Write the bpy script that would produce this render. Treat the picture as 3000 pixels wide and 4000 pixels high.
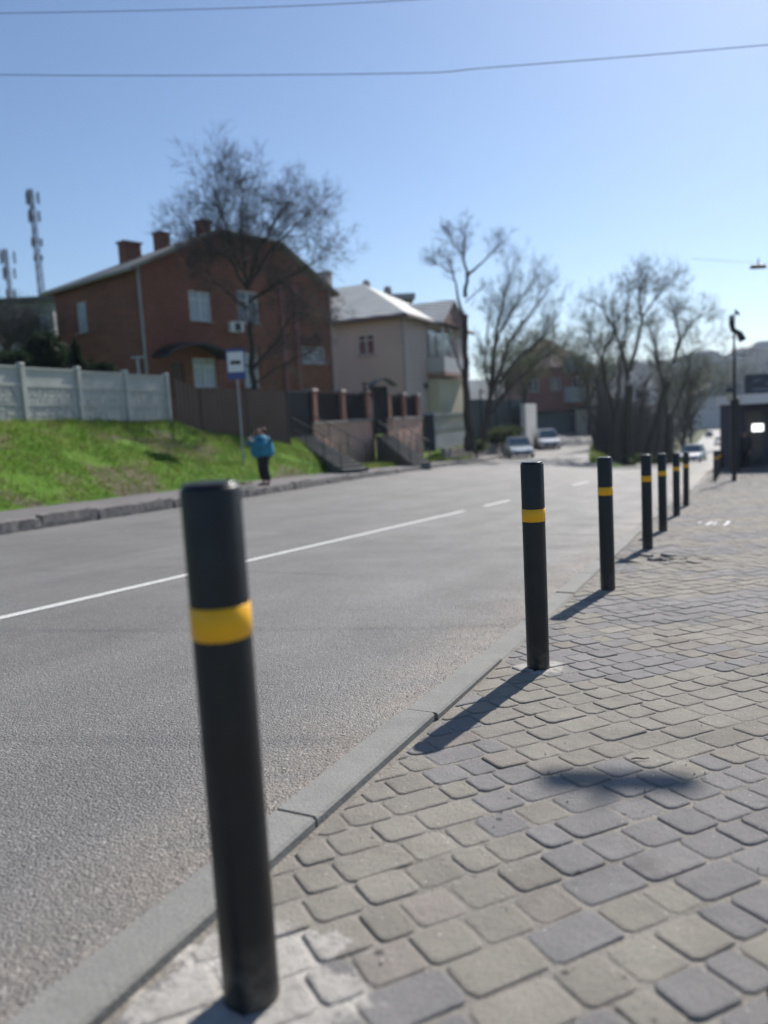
import bpy, math, random
import numpy as np
from mathutils import Vector, Matrix
R = math.radians
random.seed(7)
for o in list(bpy.data.objects): bpy.data.objects.remove(o)
sc = bpy.context.scene
col = sc.collection

# ---------------------------------------------------------------- camera
FPX = 3004.0
up_c = Vector((-1370, 24700, FPX)).normalized()
fw_c = Vector((0, 0, -1)); fw_c = (fw_c - up_c * fw_c.dot(up_c)).normalized()
rt_c = fw_c.cross(up_c)
M = Matrix((rt_c, fw_c, up_c))                      # camera coords -> world
cd = bpy.data.cameras.new('camera'); cam = bpy.data.objects.new('camera', cd); col.objects.link(cam)
cam.matrix_world = M.to_4x4()
cd.sensor_fit = 'VERTICAL'; cd.sensor_height = 36; cd.sensor_width = 27
cd.lens = FPX / 4000 * 36
cd.clip_start = 0.05; cd.clip_end = 5000
cd.dof.use_dof = True; cd.dof.focus_distance = 3.1; cd.dof.aperture_fstop = 1.4
sc.camera = cam

# ---------------------------------------------------------------- light
SUN = Vector((.574, .948, .886)).normalized()
SUN_EL = math.asin(SUN.z); SUN_AZ = math.atan2(SUN.x, SUN.y)
w = bpy.data.worlds.new("World"); sc.world = w; w.use_nodes = True
nt = w.node_tree; nt.nodes.clear()
sky = nt.nodes.new('ShaderNodeTexSky'); sky.sky_type = 'NISHITA'; sky.sun_disc = False
sky.sun_elevation = SUN_EL; sky.sun_rotation = SUN_AZ
sky.air_density = 1.0; sky.dust_density = 0.4; sky.ozone_density = 4.5; sky.altitude = 100
bg = nt.nodes.new('ShaderNodeBackground'); bg.inputs[1].default_value = 0.088
wo = nt.nodes.new('ShaderNodeOutputWorld')
nt.links.new(sky.outputs[0], bg.inputs[0]); nt.links.new(bg.outputs[0], wo.inputs[0])
sl = bpy.data.lights.new('sun', 'SUN'); sl.energy = 5.0; sl.angle = R(0.53); sl.color = (1, .95, .885)
so = bpy.data.objects.new('sun', sl); col.objects.link(so)
so.rotation_euler = (-SUN).to_track_quat('-Z', 'Y').to_euler()
sc.view_settings.view_transform = 'Standard'; sc.view_settings.look = 'None'
sc.view_settings.gamma = 1; sc.view_settings.exposure = 0.42

HAZE = 0.00028
# ---------------------------------------------------------------- coordinates
def ray(px, py):
    v = M @ Vector((px - 1500, -(py - 2000), -FPX)); return v
def P(px, py, d):
    r = ray(px, py); return r * (d / r.y)
AZ = R(24.6); SA, CA = math.sin(AZ), math.cos(AZ)
def st(x, y): return (x * SA + y * CA, -x * CA + y * SA)
def xy(s, t): return (s * SA - t * CA, s * CA + t * SA)
def interp(x, xs, ys): return float(np.interp(x, xs, ys))
def zn(s):
    if s <= 70: return -(.977 + .0584 * s)
    return interp(s, [70, 105, 150, 250, 350, 450], [-5.065, -7.1, -9.2, -9.3, -7.6, 2])
def Tn(s): return interp(s, [0, 3, 15, 18, 21, 26, 60], [.995, .995, 1.01, .97, .86, .76, .76])
def Tk(s): return interp(s, [-30, 8.9, 16.9, 25, 38, 47, 60, 69, 86, 120, 200], [11.06, 11.06, 11.1, 11.9, 13.2, 14.3, 16, 17.4, 19.5, 24, 34])
def zk(s): return interp(s, [-30, 0, 8.9, 16.9, 25, 38, 47, 55, 69, 86, 120, 200], [-.5, -1.27, -1.53, -1.76, -2.03, -2.56, -3.02, -3.25, -3.3, -2.8, -1.4, 2])
def isl(s): return interp(s, [46, 51, 60, 87, 120, 200], [7.4, 8.5, 10, 13.6, 17, 26])
def pw(s): return interp(s, [20, 30], [2.7, 1.45])
def smooth(u): u = max(0, min(1, u)); return u * u * (3 - 2 * u)
def zroad(s, t):
    if t <= 4.6: return zn(s)
    f = smooth((s - 36) / 22)
    tl = 4.6 + f * 2.7; tr = Tk(s) * (1 - f) + isl(s) * f
    u = max(0, min(1, (t - tl) / max(.5, tr - tl)))
    return zn(s) + (zk(s) - zn(s)) * u
def ztop(s): return interp(s, [-30, 14, 21.3, 22.6, 26.5, 28], [1.0, .5, .34, -.05, -.5, -.55])
def wtop(s): return interp(s, [20, 26], [6.3, 5.0])
def Z(s, t):
    """height of the land without kerbs"""
    w_ = t - Tk(s)
    if t < Tn(s) : return zn(s)
    if w_ < 0: return zroad(s, t)
    z0 = zk(s) + .12
    p = pw(s)
    if w_ < p: return z0
    a = z0 + (ztop(s) - z0) * max(0, min(1, (w_ - p) / (wtop(s) - p))) ** .8
    b = z0 + .12 * min(1, (w_ - p)) if t < 17.35 else max(-.2, z0)
    c = z0 + 1.6 * smooth((w_ - p) / 4.0)
    if s < 28.2: return a
    if s < 29.2: f = s - 28.2; return a * (1 - f) + b * f
    if s < 44: return b
    if s < 46: f = (s - 44) / 2; return b * (1 - f) + c * f
    return c
def ZW(x, y): return Z(*st(x, y))

# ---------------------------------------------------------------- mesh helpers
class MB:
    def __init__(s): s.v = []; s.f = []; s.uv = None; s.c = None; s.m = None
    def add(s, vs, fs, c=None, m=None):
        b = len(s.v); s.v += [tuple(v) for v in vs]; s.f += [tuple(i + b for i in f) for f in fs]
        if c is not None:
            if s.c is None: s.c = []
            s.c += [c] * len(vs)
        if m is not None:
            if s.m is None: s.m = []
            s.m += [m] * len(fs)
    def box(s, c, size, rz=0, taper=1, m=None):
        hx, hy, hz = size[0] / 2, size[1] / 2, size[2] / 2
        cs, sn = math.cos(rz), math.sin(rz); vs = []
        for z, k in ((-hz, 1), (hz, taper)):
            for x, y in ((-hx, -hy), (hx, -hy), (hx, hy), (-hx, hy)):
                x *= k; y *= k
                vs.append((c[0] + x * cs - y * sn, c[1] + x * sn + y * cs, c[2] + z))
        s.add(vs, [(3, 2, 1, 0), (4, 5, 6, 7), (0, 1, 5, 4), (1, 2, 6, 5), (2, 3, 7, 6), (3, 0, 4, 7)], m=m)
    def prism(s, poly, z0, z1, m=None):
        n = len(poly)
        vs = [(p[0], p[1], (z0[i] if isinstance(z0, (list, tuple)) else z0)) for i, p in enumerate(poly)] + \
             [(p[0], p[1], (z1[i] if isinstance(z1, (list, tuple)) else z1)) for i, p in enumerate(poly)]
        s.add(vs, [tuple(range(n - 1, -1, -1)), tuple(range(n, 2 * n))] + [(i, (i + 1) % n, n + (i + 1) % n, n + i) for i in range(n)], m=m)
    def tube(s, pts, rs, n=6, cap=True, m=None):
        pts = [Vector(p) for p in pts]; vs = []; fs = []
        a = None
        for i, p in enumerate(pts):
            d = (pts[min(i + 1, len(pts) - 1)] - pts[max(i - 1, 0)])
            if d.length < 1e-9: d = Vector((0, 0, 1))
            d.normalize()
            if a is None:
                a = d.cross(Vector((0.3, 0.1, 1)) if abs(d.z) < .9 else Vector((1, 0, 0))).normalized()
            else:
                a = a - d * a.dot(d)
                a = a.normalized() if a.length > 1e-6 else d.orthogonal().normalized()
            b = d.cross(a); r = rs[i] if isinstance(rs, (list, tuple)) else rs
            for k in range(n):
                t = 2 * math.pi * k / n
                vs.append(p + a * (r * math.cos(t)) + b * (r * math.sin(t)))
        for i in range(len(pts) - 1):
            for k in range(n):
                k2 = (k + 1) % n
                fs.append((i * n + k, i * n + k2, (i + 1) * n + k2, (i + 1) * n + k))
        if cap:
            fs.append(tuple(range(n - 1, -1, -1))); e = (len(pts) - 1) * n; fs.append(tuple(e + k for k in range(n)))
        s.add(vs, fs, m=m)
    def lathe(s, prof, c=(0, 0, 0), n=32, m=None):
        vs = []; fs = []
        for r, z in prof:
            for k in range(n):
                t = 2 * math.pi * k / n; vs.append((c[0] + r * math.cos(t), c[1] + r * math.sin(t), c[2] + z))
        for i in range(len(prof) - 1):
            for k in range(n):
                k2 = (k + 1) % n; fs.append((i * n + k, i * n + k2, (i + 1) * n + k2, (i + 1) * n + k))
        fs.append(tuple(range(n - 1, -1, -1))); e = (len(prof) - 1) * n; fs.append(tuple(e + k for k in range(n)))
        s.add(vs, fs, m=m)
    def build(s, name, mat, parent=None, smooth=False, uvs=None, loc=None, bevel=0):
        me = bpy.data.meshes.new(name); me.from_pydata(s.v, [], s.f)
        for m_ in (mat if isinstance(mat, (list, tuple)) else [mat]): me.materials.append(m_)
        if s.m: me.polygons.foreach_set('material_index', s.m)
        if s.c:
            at = me.attributes.new('tone', 'FLOAT_COLOR', 'POINT')
            arr = np.ones((len(s.v), 4), np.float32)
            arr[:, :3] = np.array(s.c, np.float32)
            at.data.foreach_set('color', arr.ravel())
        if smooth: me.polygons.foreach_set('use_smooth', [True] * len(me.polygons))
        me.update()
        o = bpy.data.objects.new(name, me); col.objects.link(o)
        if loc is not None: o.location = loc
        if parent is not None: o.parent = parent; 
        if bevel:
            b = o.modifiers.new('bevel', 'BEVEL'); b.width = bevel; b.segments = 2; b.limit_method = 'ANGLE'
        if s.uv is not None: pass
        return o
def tag(o, label=None, cat=None, group=None, kind=None):
    if label: o['label'] = label
    if cat: o['category'] = cat
    if group: o['group'] = group
    if kind: o['kind'] = kind
    return o
def empty(name, loc=(0, 0, 0), label=None, cat=None, group=None, rz=0):
    o = bpy.data.objects.new(name, None); col.objects.link(o); o.location = loc; o.rotation_euler = (0, 0, rz)
    o.empty_display_size = .2
    return tag(o, label, cat, group)
def attach(o, root):
    """parent a part built in world space under its thing"""
    o.parent = root
    o.matrix_parent_inverse = (Matrix.Translation(root.location) @ Matrix.Rotation(root.rotation_euler.z, 4, 'Z')).inverted()
    return o
def copy_tree(o, parent=None):
    c = o.copy(); col.objects.link(c)
    if parent is not None: c.parent = parent
    for ch in [k for k in o.children]: copy_tree(ch, c)
    return c

# ---------------------------------------------------------------- materials
def mat(name, base, rough=.7, metal=0, spec=.5, noise=None, bump=None, coat=0):
    """noise=(scale, color2, detail, lo, hi)   bump=(scale, strength, distance)"""
    m = bpy.data.materials.new(name); m.use_nodes = True; n = m.node_tree.nodes; l = m.node_tree.links
    b = n['Principled BSDF']; b.inputs['Base Color'].default_value = (*base, 1); b.inputs['Roughness'].default_value = rough
    b.inputs['Metallic'].default_value = metal; b.inputs['Specular IOR Level'].default_value = spec
    b.inputs['Coat Weight'].default_value = coat
    tc = n.new('ShaderNodeTexCoord')
    if noise:
        x = n.new('ShaderNodeTexNoise'); x.inputs['Scale'].default_value = noise[0]; x.inputs['Detail'].default_value = noise[2]
        rp = n.new('ShaderNodeValToRGB'); rp.color_ramp.elements[0].position = noise[3]; rp.color_ramp.elements[1].position = noise[4]
        rp.color_ramp.elements[0].color = (*base, 1); rp.color_ramp.elements[1].color = (*noise[1], 1)
        l.new(tc.outputs['Object'], x.inputs['Vector']); l.new(x.outputs['Fac'], rp.inputs[0]); l.new(rp.outputs[0], b.inputs['Base Color'])
    if bump:
        x = n.new('ShaderNodeTexNoise'); x.inputs['Scale'].default_value = bump[0]; x.inputs['Detail'].default_value = 3
        bp = n.new('ShaderNodeBump'); bp.inputs['Strength'].default_value = bump[1]; bp.inputs['Distance'].default_value = bump[2]
        l.new(tc.outputs['Object'], x.inputs['Vector']); l.new(x.outputs['Fac'], bp.inputs['Height']); l.new(bp.outputs[0], b.inputs['Normal'])
    return m
class NT:
    """tiny node builder"""
    def __init__(s, name):
        s.m = bpy.data.materials.new(name); s.m.use_nodes = True; s.n = s.m.node_tree.nodes; s.l = s.m.node_tree.links
        s.b = s.n['Principled BSDF']; s.tc = s.n.new('ShaderNodeTexCoord')
    def noise(s, scale, detail=4, rough=.5, vec=None, dist=0):
        x = s.n.new('ShaderNodeTexNoise'); x.inputs['Scale'].default_value = scale; x.inputs['Detail'].default_value = detail
        x.inputs['Roughness'].default_value = rough; x.inputs['Distortion'].default_value = dist
        s.l.new(vec or s.tc.outputs['Object'], x.inputs['Vector']); return x.outputs['Fac']
    def voro(s, scale, feature='F1', vec=None, out='Distance'):
        x = s.n.new('ShaderNodeTexVoronoi'); x.inputs['Scale'].default_value = scale; x.feature = feature
        s.l.new(vec or s.tc.outputs['Object'], x.inputs['Vector']); return x.outputs[out]
    def ramp(s, f, pts):
        x = s.n.new('ShaderNodeValToRGB'); e = x.color_ramp.elements
        while len(e) < len(pts): e.new(.5)
        for i, (p, c) in enumerate(pts):
            e[i].position = p; e[i].color = (*c, 1) if isinstance(c, tuple) else (c, c, c, 1)
        s.l.new(f, x.inputs[0]); return x.outputs[0]
    def mix(s, f, a, b, mode='MIX'):
        x = s.n.new('ShaderNodeMix'); x.data_type = 'RGBA'; x.blend_type = mode
        for i, v in ((0, f), (6, a), (7, b)):
            if isinstance(v, (int, float)): x.inputs[i].default_value = v if i == 0 else (v, v, v, 1)
            elif isinstance(v, tuple): x.inputs[i].default_value = (*v, 1)
            else: s.l.new(v, x.inputs[i])
        return x.outputs[2]
    def math(s, op, a, b=0, c=None, clamp=False):
        x = s.n.new('ShaderNodeMath'); x.operation = op; x.use_clamp = clamp
        for i, v in enumerate((a, b) if c is None else (a, b, c)):
            if isinstance(v, (int, float)): x.inputs[i].default_value = v
            else: s.l.new(v, x.inputs[i])
        return x.outputs[0]
    def attr(s, name, out='Fac'):
        x = s.n.new('ShaderNodeAttribute'); x.attribute_name = name; return x.outputs[out]
    def bump(s, h, strength, dist, normal=None):
        x = s.n.new('ShaderNodeBump'); x.inputs['Strength'].default_value = strength; x.inputs['Distance'].default_value = dist
        s.l.new(h, x.inputs['Height'])
        if normal: s.l.new(normal, x.inputs['Normal'])
        return x.outputs[0]
    def out(s, color=None, rough=None, normal=None, spec=None):
        for k, v in (('Base Color', color), ('Roughness', rough), ('Normal', normal), ('Specular IOR Level', spec)):
            if v is None: continue
            if isinstance(v, (int, float)): s.b.inputs[k].default_value = v
            elif isinstance(v, tuple): s.b.inputs[k].default_value = (*v, 1)
            else: s.l.new(v, s.b.inputs[k])
        return s.m
def st_axes(k):
    """separate road coords (s, t) from object coords; returns sockets"""
    def dot(v):
        x = k.n.new('ShaderNodeVectorMath'); x.operation = 'DOT_PRODUCT'; k.l.new(k.tc.outputs['Object'], x.inputs[0]); x.inputs[1].default_value = v
        return x.outputs['Value']
    return dot((SA, CA, 0)), dot((-CA, SA, 0))

def asphalt_mat():
    k = NT('asphalt'); s_, t_ = st_axes(k)
    base = k.ramp(k.noise(.6, 5, .6), [(.3, (.142, .138, .132)), (.7, (.185, .18, .172))])
    sp = k.voro(110, out='Color'); sepx = k.n.new('ShaderNodeSeparateColor'); k.l.new(sp, sepx.inputs[0])
    stones = k.ramp(sepx.outputs[0], [(0, .68), (.5, .95), (.9, 1.15), (1, 1.8)])
    c = k.mix(.75, base, stones, 'MULTIPLY')
    fine = k.noise(260, 2, .6); c = k.mix(.5, c, k.ramp(fine, [(.35, .55), (.65, 1.5)]), 'MULTIPLY')
    # tyre-worn lanes and longitudinal streaks
    mp = k.n.new('ShaderNodeCombineXYZ'); k.l.new(k.math('MULTIPLY', s_, .06), mp.inputs[0]); k.l.new(t_, mp.inputs[1])
    streak = k.noise(1.3, 4, .6, vec=mp.outputs[0])
    c = k.mix(.55, c, k.ramp(streak, [(.3, .76), (.7, 1.2)]), 'MULTIPLY')
    c = k.mix(k.ramp(k.noise(.9, 6, .75, dist=.6), [(.57, 0.0), (.70, .5)]), c, k.mix(1, c, (.66, .65, .64), 'MULTIPLY'))
    for tc_ in (1.95, 3.55, 5.7, 7.3):
        wv = k.math('SUBTRACT', 1, k.math('MULTIPLY', k.math('ABSOLUTE', k.math('SUBTRACT', t_, tc_)), 2.2), clamp=True)
        c = k.mix(k.math('MULTIPLY', wv, .35), c, k.mix(1, c, (.78, .77, .77), 'MULTIPLY'))
    # sandy dust gathered by the near kerb
    d = k.math('SUBTRACT', t_, 1.1); d = k.math('DIVIDE', d, .55); d = k.math('SUBTRACT', 1, d, clamp=True)
    dn = k.math('MULTIPLY', k.math('POWER', d, 1.1), k.ramp(k.noise(3.5, 6, .75), [(.32, 0.0), (.68, 1.0)]))
    c = k.mix(k.math('MULTIPLY', dn, .8), c, k.mix(.6, (.30, .25, .20), stones, 'MULTIPLY'))
    # cracks
    crk = k.voro(.28, 'DISTANCE_TO_EDGE', vec=None)
    ck = k.ramp(crk, [(0, 0.2), (.005, 1.0)])
    
    h = k.math('ADD', k.math('MULTIPLY', k.voro(120), -.8), k.noise(60, 3))
    k.out(c, k.ramp(k.noise(2, 3), [(.3, .62), (.7, .78)]), k.bump(h, .9, .006), .35)
    return k.m
BPOS = [(-.2913, 1.2981, -1.0388), (.6675, 3.4115, -1.1744), (1.5628, 5.3619, -1.2997), (2.6193, 7.5924, -1.4438),
        (3.3890, 9.2708, -1.5517), (4.3821, 11.4225, -1.6901), (5.2748, 13.3139, -1.8122)]
def cement_mask(k):
    """spilt cement round the feet of the first bollards"""
    tot = None; nz = k.noise(9, 6, .75)
    for (x, y, z), r in zip(BPOS[:4], (.26, .14, .08, .06)):
        v = k.n.new('ShaderNodeVectorMath'); v.operation = 'DISTANCE'; k.l.new(k.tc.outputs['Object'], v.inputs[0]); v.inputs[1].default_value = (x, y, z)
        q = k.math('SUBTRACT', 1, k.math('DIVIDE', v.outputs['Value'], r))
        tot = q if tot is None else k.math('MAXIMUM', tot, q)
    m_ = k.math('ADD', k.math('MULTIPLY', tot, .9), k.math('MULTIPLY', nz, 1.5))
    return k.ramp(m_, [(.93, 0.0), (1.05, .85)])
def paver_mat():
    k = NT('paver_concrete'); tone = k.attr('tone', 'Color')
    g = k.ramp(k.noise(220, 3, .7), [(.3, .8), (.7, 1.22)])
    c = k.mix(.8, tone, g, 'MULTIPLY')
    c = k.mix(.7, c, k.ramp(k.noise(7, 5, .65), [(.3, .8), (.7, 1.18)]), 'MULTIPLY')
    # cement haze / dirt smears
    c = k.mix(k.ramp(k.noise(2.2, 6, .7), [(.56, 0.0), (.78, .5)]), c, (.33, .30, .26))
    c = k.mix(cement_mask(k), c, k.ramp(k.noise(30, 5, .7), [(.3, (.32, .30, .27)), (.7, (.56, .53, .49))]))
    st_m = k.ramp(k.noise(1.6, 6, .75), [(.58, 0.0), (.66, .55)])
    c = k.mix(st_m, c, k.mix(1, c, (.62, .58, .55), 'MULTIPLY'))
    gum = k.math('LESS_THAN', k.voro(5.5, out='Distance'), .055); c = k.mix(k.math('MULTIPLY', gum, .75), c, (.05, .048, .045))
    # pale grains
    sp = k.voro(60, out='Distance'); rs = k.voro(60, out='Color'); q = k.n.new('ShaderNodeSeparateColor'); k.l.new(rs, q.inputs[0])
    sel = k.math('MULTIPLY', k.math('LESS_THAN', sp, .16), k.math('GREATER_THAN', q.outputs[0], .93))
    c = k.mix(k.math('MULTIPLY', sel, .7), c, (.6, .58, .55))
    h = k.math('ADD', k.math('MULTIPLY', k.noise(150, 4, .7), 1.3), k.math('MULTIPLY', k.noise(28, 4, .7), 1.2))
    return k.out(c, .85, k.bump(h, .8, .006), .3)
def kerb_mat(name, c1, c2, sc_=1.0, bs=.5):
    k = NT(name)
    c = k.ramp(k.noise(3 * sc_, 6, .7), [(.3, c1), (.7, c2)])
    c = k.mix(.5, c, k.ramp(k.noise(160, 2), [(.3, .75), (.7, 1.25)]), 'MULTIPLY')
    h = k.math('ADD', k.noise(120, 3), k.noise(14, 4))
    return k.out(c, .85, k.bump(h, bs, .006), .3)
def brick_mat(name, c1, c2, mortar, scale=1):
    k = NT(name); x = k.n.new('ShaderNodeTexBrick')
    # wall coordinates: horizontal run along x+y, height z
    sp = k.n.new('ShaderNodeSeparateXYZ'); k.l.new(k.tc.outputs['Object'], sp.inputs[0])
    cb = k.n.new('ShaderNodeCombineXYZ'); k.l.new(k.math('ADD', sp.outputs[0], k.math('MULTIPLY', sp.outputs[1], .8)), cb.inputs[0]); k.l.new(sp.outputs[2], cb.inputs[1])
    k.l.new(cb.outputs[0], x.inputs['Vector'])
    x.inputs['Scale'].default_value = scale; x.inputs['Brick Width'].default_value = .26; x.inputs['Row Height'].default_value = .077
    x.inputs['Mortar Size'].default_value = .008
    x.inputs['Color1'].default_value = (*c1, 1); x.inputs['Color2'].default_value = (*c2, 1); x.inputs['Mortar'].default_value = (*mortar, 1)
    c = k.mix(.6, x.outputs[0], k.ramp(k.noise(.7, 5, .65), [(.3, .75), (.7, 1.25)]), 'MULTIPLY')
    return k.out(c, .85, None, .2)
def foliage_mat(name, c1, c2, thin=.45):
    k = NT(name); c = k.ramp(k.noise(1.1, 4), [(.3, c1), (.7, c2)]); k.out(c, .7, None, .2)
    t = k.n.new('ShaderNodeBsdfTranslucent'); mx = k.n.new('ShaderNodeMixShader'); mx.inputs[0].default_value = thin
    k.l.new(c, t.inputs['Color']); k.l.new(k.b.outputs[0], mx.inputs[1]); k.l.new(t.outputs[0], mx.inputs[2])
    k.l.new(mx.outputs[0], k.n['Material Output'].inputs['Surface']); return k.m
ASPHALT = asphalt_mat(); PAVER = paver_mat()
SAND = NT('joint_sand'); SAND = SAND.out(SAND.mix(cement_mask(SAND), SAND.ramp(SAND.noise(6, 6, .7), [(.3, (.17, .155, .135)), (.7, (.28, .262, .23))]), SAND.ramp(SAND.noise(30, 5, .7), [(.3, (.32, .30, .27)), (.7, (.56, .53, .49))])), .9, SAND.bump(SAND.noise(90, 4), .9, .008), .2)
KERBC = kerb_mat('kerb_concrete', (.19, .187, .174), (.25, .245, .228))
GRANITE = kerb_mat('kerb_granite', (.11, .10, .095), (.27, .25, .235), 3, 1.0)
SIDEWALK = kerb_mat('sidewalk_asphalt', (.125, .12, .12), (.175, .165, .165), .4, .6)
LINE = NT('road_paint'); LINE = LINE.out(LINE.mix(LINE.ramp(LINE.noise(90, 4, .7), [(.36, 0.0), (.5, 1.0)]), (.17, .17, .165), (.62, .62, .59)), .7, None, .3)
LINEW = NT('worn_road_paint'); LINEW = LINEW.out(LINEW.mix(LINEW.ramp(LINEW.noise(40, 4, .7), [(.45, 0.0), (.65, .6)]), (.16, .16, .155), (.4, .4, .38)), .7, None, .3)
def grass_ground():
    k = NT('grass_ground'); s_, t_ = st_axes(k)
    c = k.ramp(k.noise(.55, 6, .65), [(.3, (.065, .15, .014)), (.5, (.10, .19, .024)), (.7, (.15, .19, .05))])
    c = k.mix(.5, c, k.ramp(k.noise(9, 5, .7), [(.3, .6), (.7, 1.4)]), 'MULTIPLY')
    # bare trodden earth patches near the pavement
    bare = k.ramp(k.noise(.55, 5, .6), [(.54, 0.0), (.62, .9)])
    c = k.mix(bare, c, (.16, .135, .10))
    return k.out(c, .9, k.bump(k.noise(14, 5), .9, .06), .1)
GRASS = grass_ground()
BLADE = foliage_mat('grass_blade', (.085, .185, .016), (.19, .25, .045))
DRY = foliage_mat('dry_grass', (.2, .17, .09), (.28, .24, .14))
EARTH = kerb_mat('earth', (.16, .14, .105), (.24, .21, .165), 1, .7)
LAND = NT('land'); LAND = LAND.out(LAND.ramp(LAND.noise(.08, 5), [(.35, (.07, .09, .035)), (.65, (.13, .12, .07))]), .9, None, .1)
HILLM = NT('hill_land'); HILLM = HILLM.out(HILLM.ramp(HILLM.noise(.03, 6, .7), [(.35, (.03, .038, .03)), (.65, (.07, .07, .055))]), .9, None, .1)
BOLL = NT('bollard_paint')
_sp = BOLL.n.new('ShaderNodeSeparateXYZ'); BOLL.l.new(BOLL.tc.outputs['Object'], _sp.inputs[0])
_c = BOLL.ramp(BOLL.noise(9, 5, .6), [(.45, (.007, .008, .0095)), (.75, (.013, .0135, .015))])
_foot = BOLL.math('SUBTRACT', 1, BOLL.math('MULTIPLY', _sp.outputs[2], 7), clamp=True)
_f = BOLL.math('MULTIPLY', _foot, BOLL.ramp(BOLL.noise(28, 6, .7), [(.4, 0.0), (.65, .9)]))
_c = BOLL.mix(_f, _c, (.12, .11, .095))
_c = BOLL.mix(BOLL.ramp(BOLL.noise(55, 3, .8), [(.70, 0.0), (.76, .5)]), _c, (.07, .07, .07))
BOLL = BOLL.out(_c, BOLL.ramp(BOLL.noise(16, 4), [(.3, .34), (.7, .5)]), BOLL.bump(BOLL.noise(60, 3), .12, .002), .45)
BAND = mat('yellow_tape', (.86, .44, .008), .35, 0, .4, noise=(14, (.76, .37, .008), 4, .4, .7))
CAPM = mat('bollard_cap', (.05, .052, .058), .28, .6, .5, bump=(60, .3, .003))
CONC = kerb_mat('fence_concrete', (.36, .38, .345), (.48, .495, .455), .6, .5)
BRICK = brick_mat('red_brick', (.25, .08, .046), (.175, .055, .038), (.18, .14, .12))
BRICK2 = brick_mat('dull_red_brick', (.27, .11, .10), (.22, .09, .085), (.24, .17, .16))
ROOFG = NT('grey_roof_sheet')
def rib_mat(name, base, c2, dirv, freq=16):
    k = NT(name)
    x = k.n.new('ShaderNodeVectorMath'); x.operation = 'DOT_PRODUCT'; k.l.new(k.tc.outputs['Object'], x.inputs[0]); x.inputs[1].default_value = dirv
    h = k.math('SINE', k.math('MULTIPLY', x.outputs['Value'], freq))
    c = k.ramp(k.noise(.8, 5), [(.3, base), (.7, c2)])
    return k.out(c, .6, k.bump(h, 1.0, .05), .3)
ROOFB = rib_mat('brown_grey_roof', (.20, .18, .17), (.27, .25, .23), (-.77, .64, 0))
ROOFL = rib_mat('light_corrugated_roof', (.36, .37, .36), (.46, .47, .45), (.7, .9, 0), 12)
STUC = mat('beige_stucco', (.54, .445, .40), .9, 0, .2, noise=(.5, (.47, .39, .355), 5, .3, .7))
STUCW = mat('pale_yellow_stucco', (.62, .56, .40), .9, 0, .2, noise=(.5, (.54, .49, .36), 5, .3, .7))
PINK = mat('pink_stucco', (.62, .38, .29), .9, 0, .2, noise=(1.2, (.53, .33, .25), 5, .3, .7), bump=(40, .3, .01))
CAPST = mat('stone_coping', (.35, .30, .28), .85, 0, .3, noise=(4, (.28, .24, .22), 4, .3, .7))
PIER = mat('brown_brick_pier', (.33, .17, .12), .85, 0, .2, noise=(6, (.26, .13, .10), 4, .3, .7))
BROWN = rib_mat('brown_profiled_sheet', (.115, .07, .048), (.13, .082, .058), (.62, .6, 0), 40)
BROWN.node_tree.nodes['Bump'].inputs['Distance'].default_value = .012
IRON = mat('black_iron', (.012, .013, .016), .5, .3)
DARKM = mat('dark_metal', (.025, .028, .034), .5, .4)
DOOR = mat('brown_door', (.07, .035, .02), .6)
WHITE = mat('white_plastic', (.72, .72, .72), .4)
FRAMEW = mat('white_window_frame', (.68, .69, .70), .45)
GLASS = mat('window_glass', (.035, .05, .065), .08, 0, .8)
CURT = mat('curtained_glass', (.36, .40, .44), .25, 0, .8, noise=(3, (.26, .3, .34), 3, .35, .65))
ZINC = mat('galvanised_steel', (.30, .32, .34), .5, .5)
PIPE = mat('painted_downpipe', (.30, .27, .28), .5)
STEP = kerb_mat('step_concrete', (.13, .125, .115), (.2, .19, .175), 1)
BARK = mat('dark_bark', (.075, .062, .052), .9, 0, .2, noise=(5, (.045, .038, .034), 5, .3, .7), bump=(20, .8, .02))
BARKG = mat('mossy_bark', (.07, .066, .048), .9, 0, .2, noise=(3, (.05, .046, .036), 5, .3, .7), bump=(20, .8, .02))
TWIG = mat('twigs', (.08, .07, .068), .9, 0, .15)
BUD = foliage_mat('fresh_buds', (.09, .11, .05), (.13, .15, .07))
EVER = foliage_mat('evergreen', (.012, .028, .012), (.025, .045, .02))
BLUE = mat('sign_blue', (.045, .07, .22), .5)
BLACK = mat('black_paint', (.015, .015, .016), .5)
GALV = ZINC

# ---------------------------------------------------------------- setting: land, road, pavements
def grid(name, ss, tf, zf, m, kind='structure', smooth=True, colf=None):
    """tf(s) -> list of t ; zf(s,t) -> z"""
    b = MB(); rows = []
    for s in ss:
        r = []
        for t in tf(s):
            x, y = xy(s, t); r.append(len(b.v)); b.v.append((x, y, zf(s, t)))
        rows.append(r)
    for a, c in zip(rows, rows[1:]):
        for i in range(len(a) - 1): b.f.append((a[i + 1], a[i], c[i], c[i + 1]))
    o = b.build(name, m, smooth=smooth); tag(o, kind=kind); return o
def frange(a, b, st_): return [a + (b - a) * i / max(1, int(round((b - a) / st_))) for i in range(int(round((b - a) / st_)) + 1)]
S_ALL = frange(-14, 20, .5) + frange(20.5, 60, .75) + frange(62, 130, 2)
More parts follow.
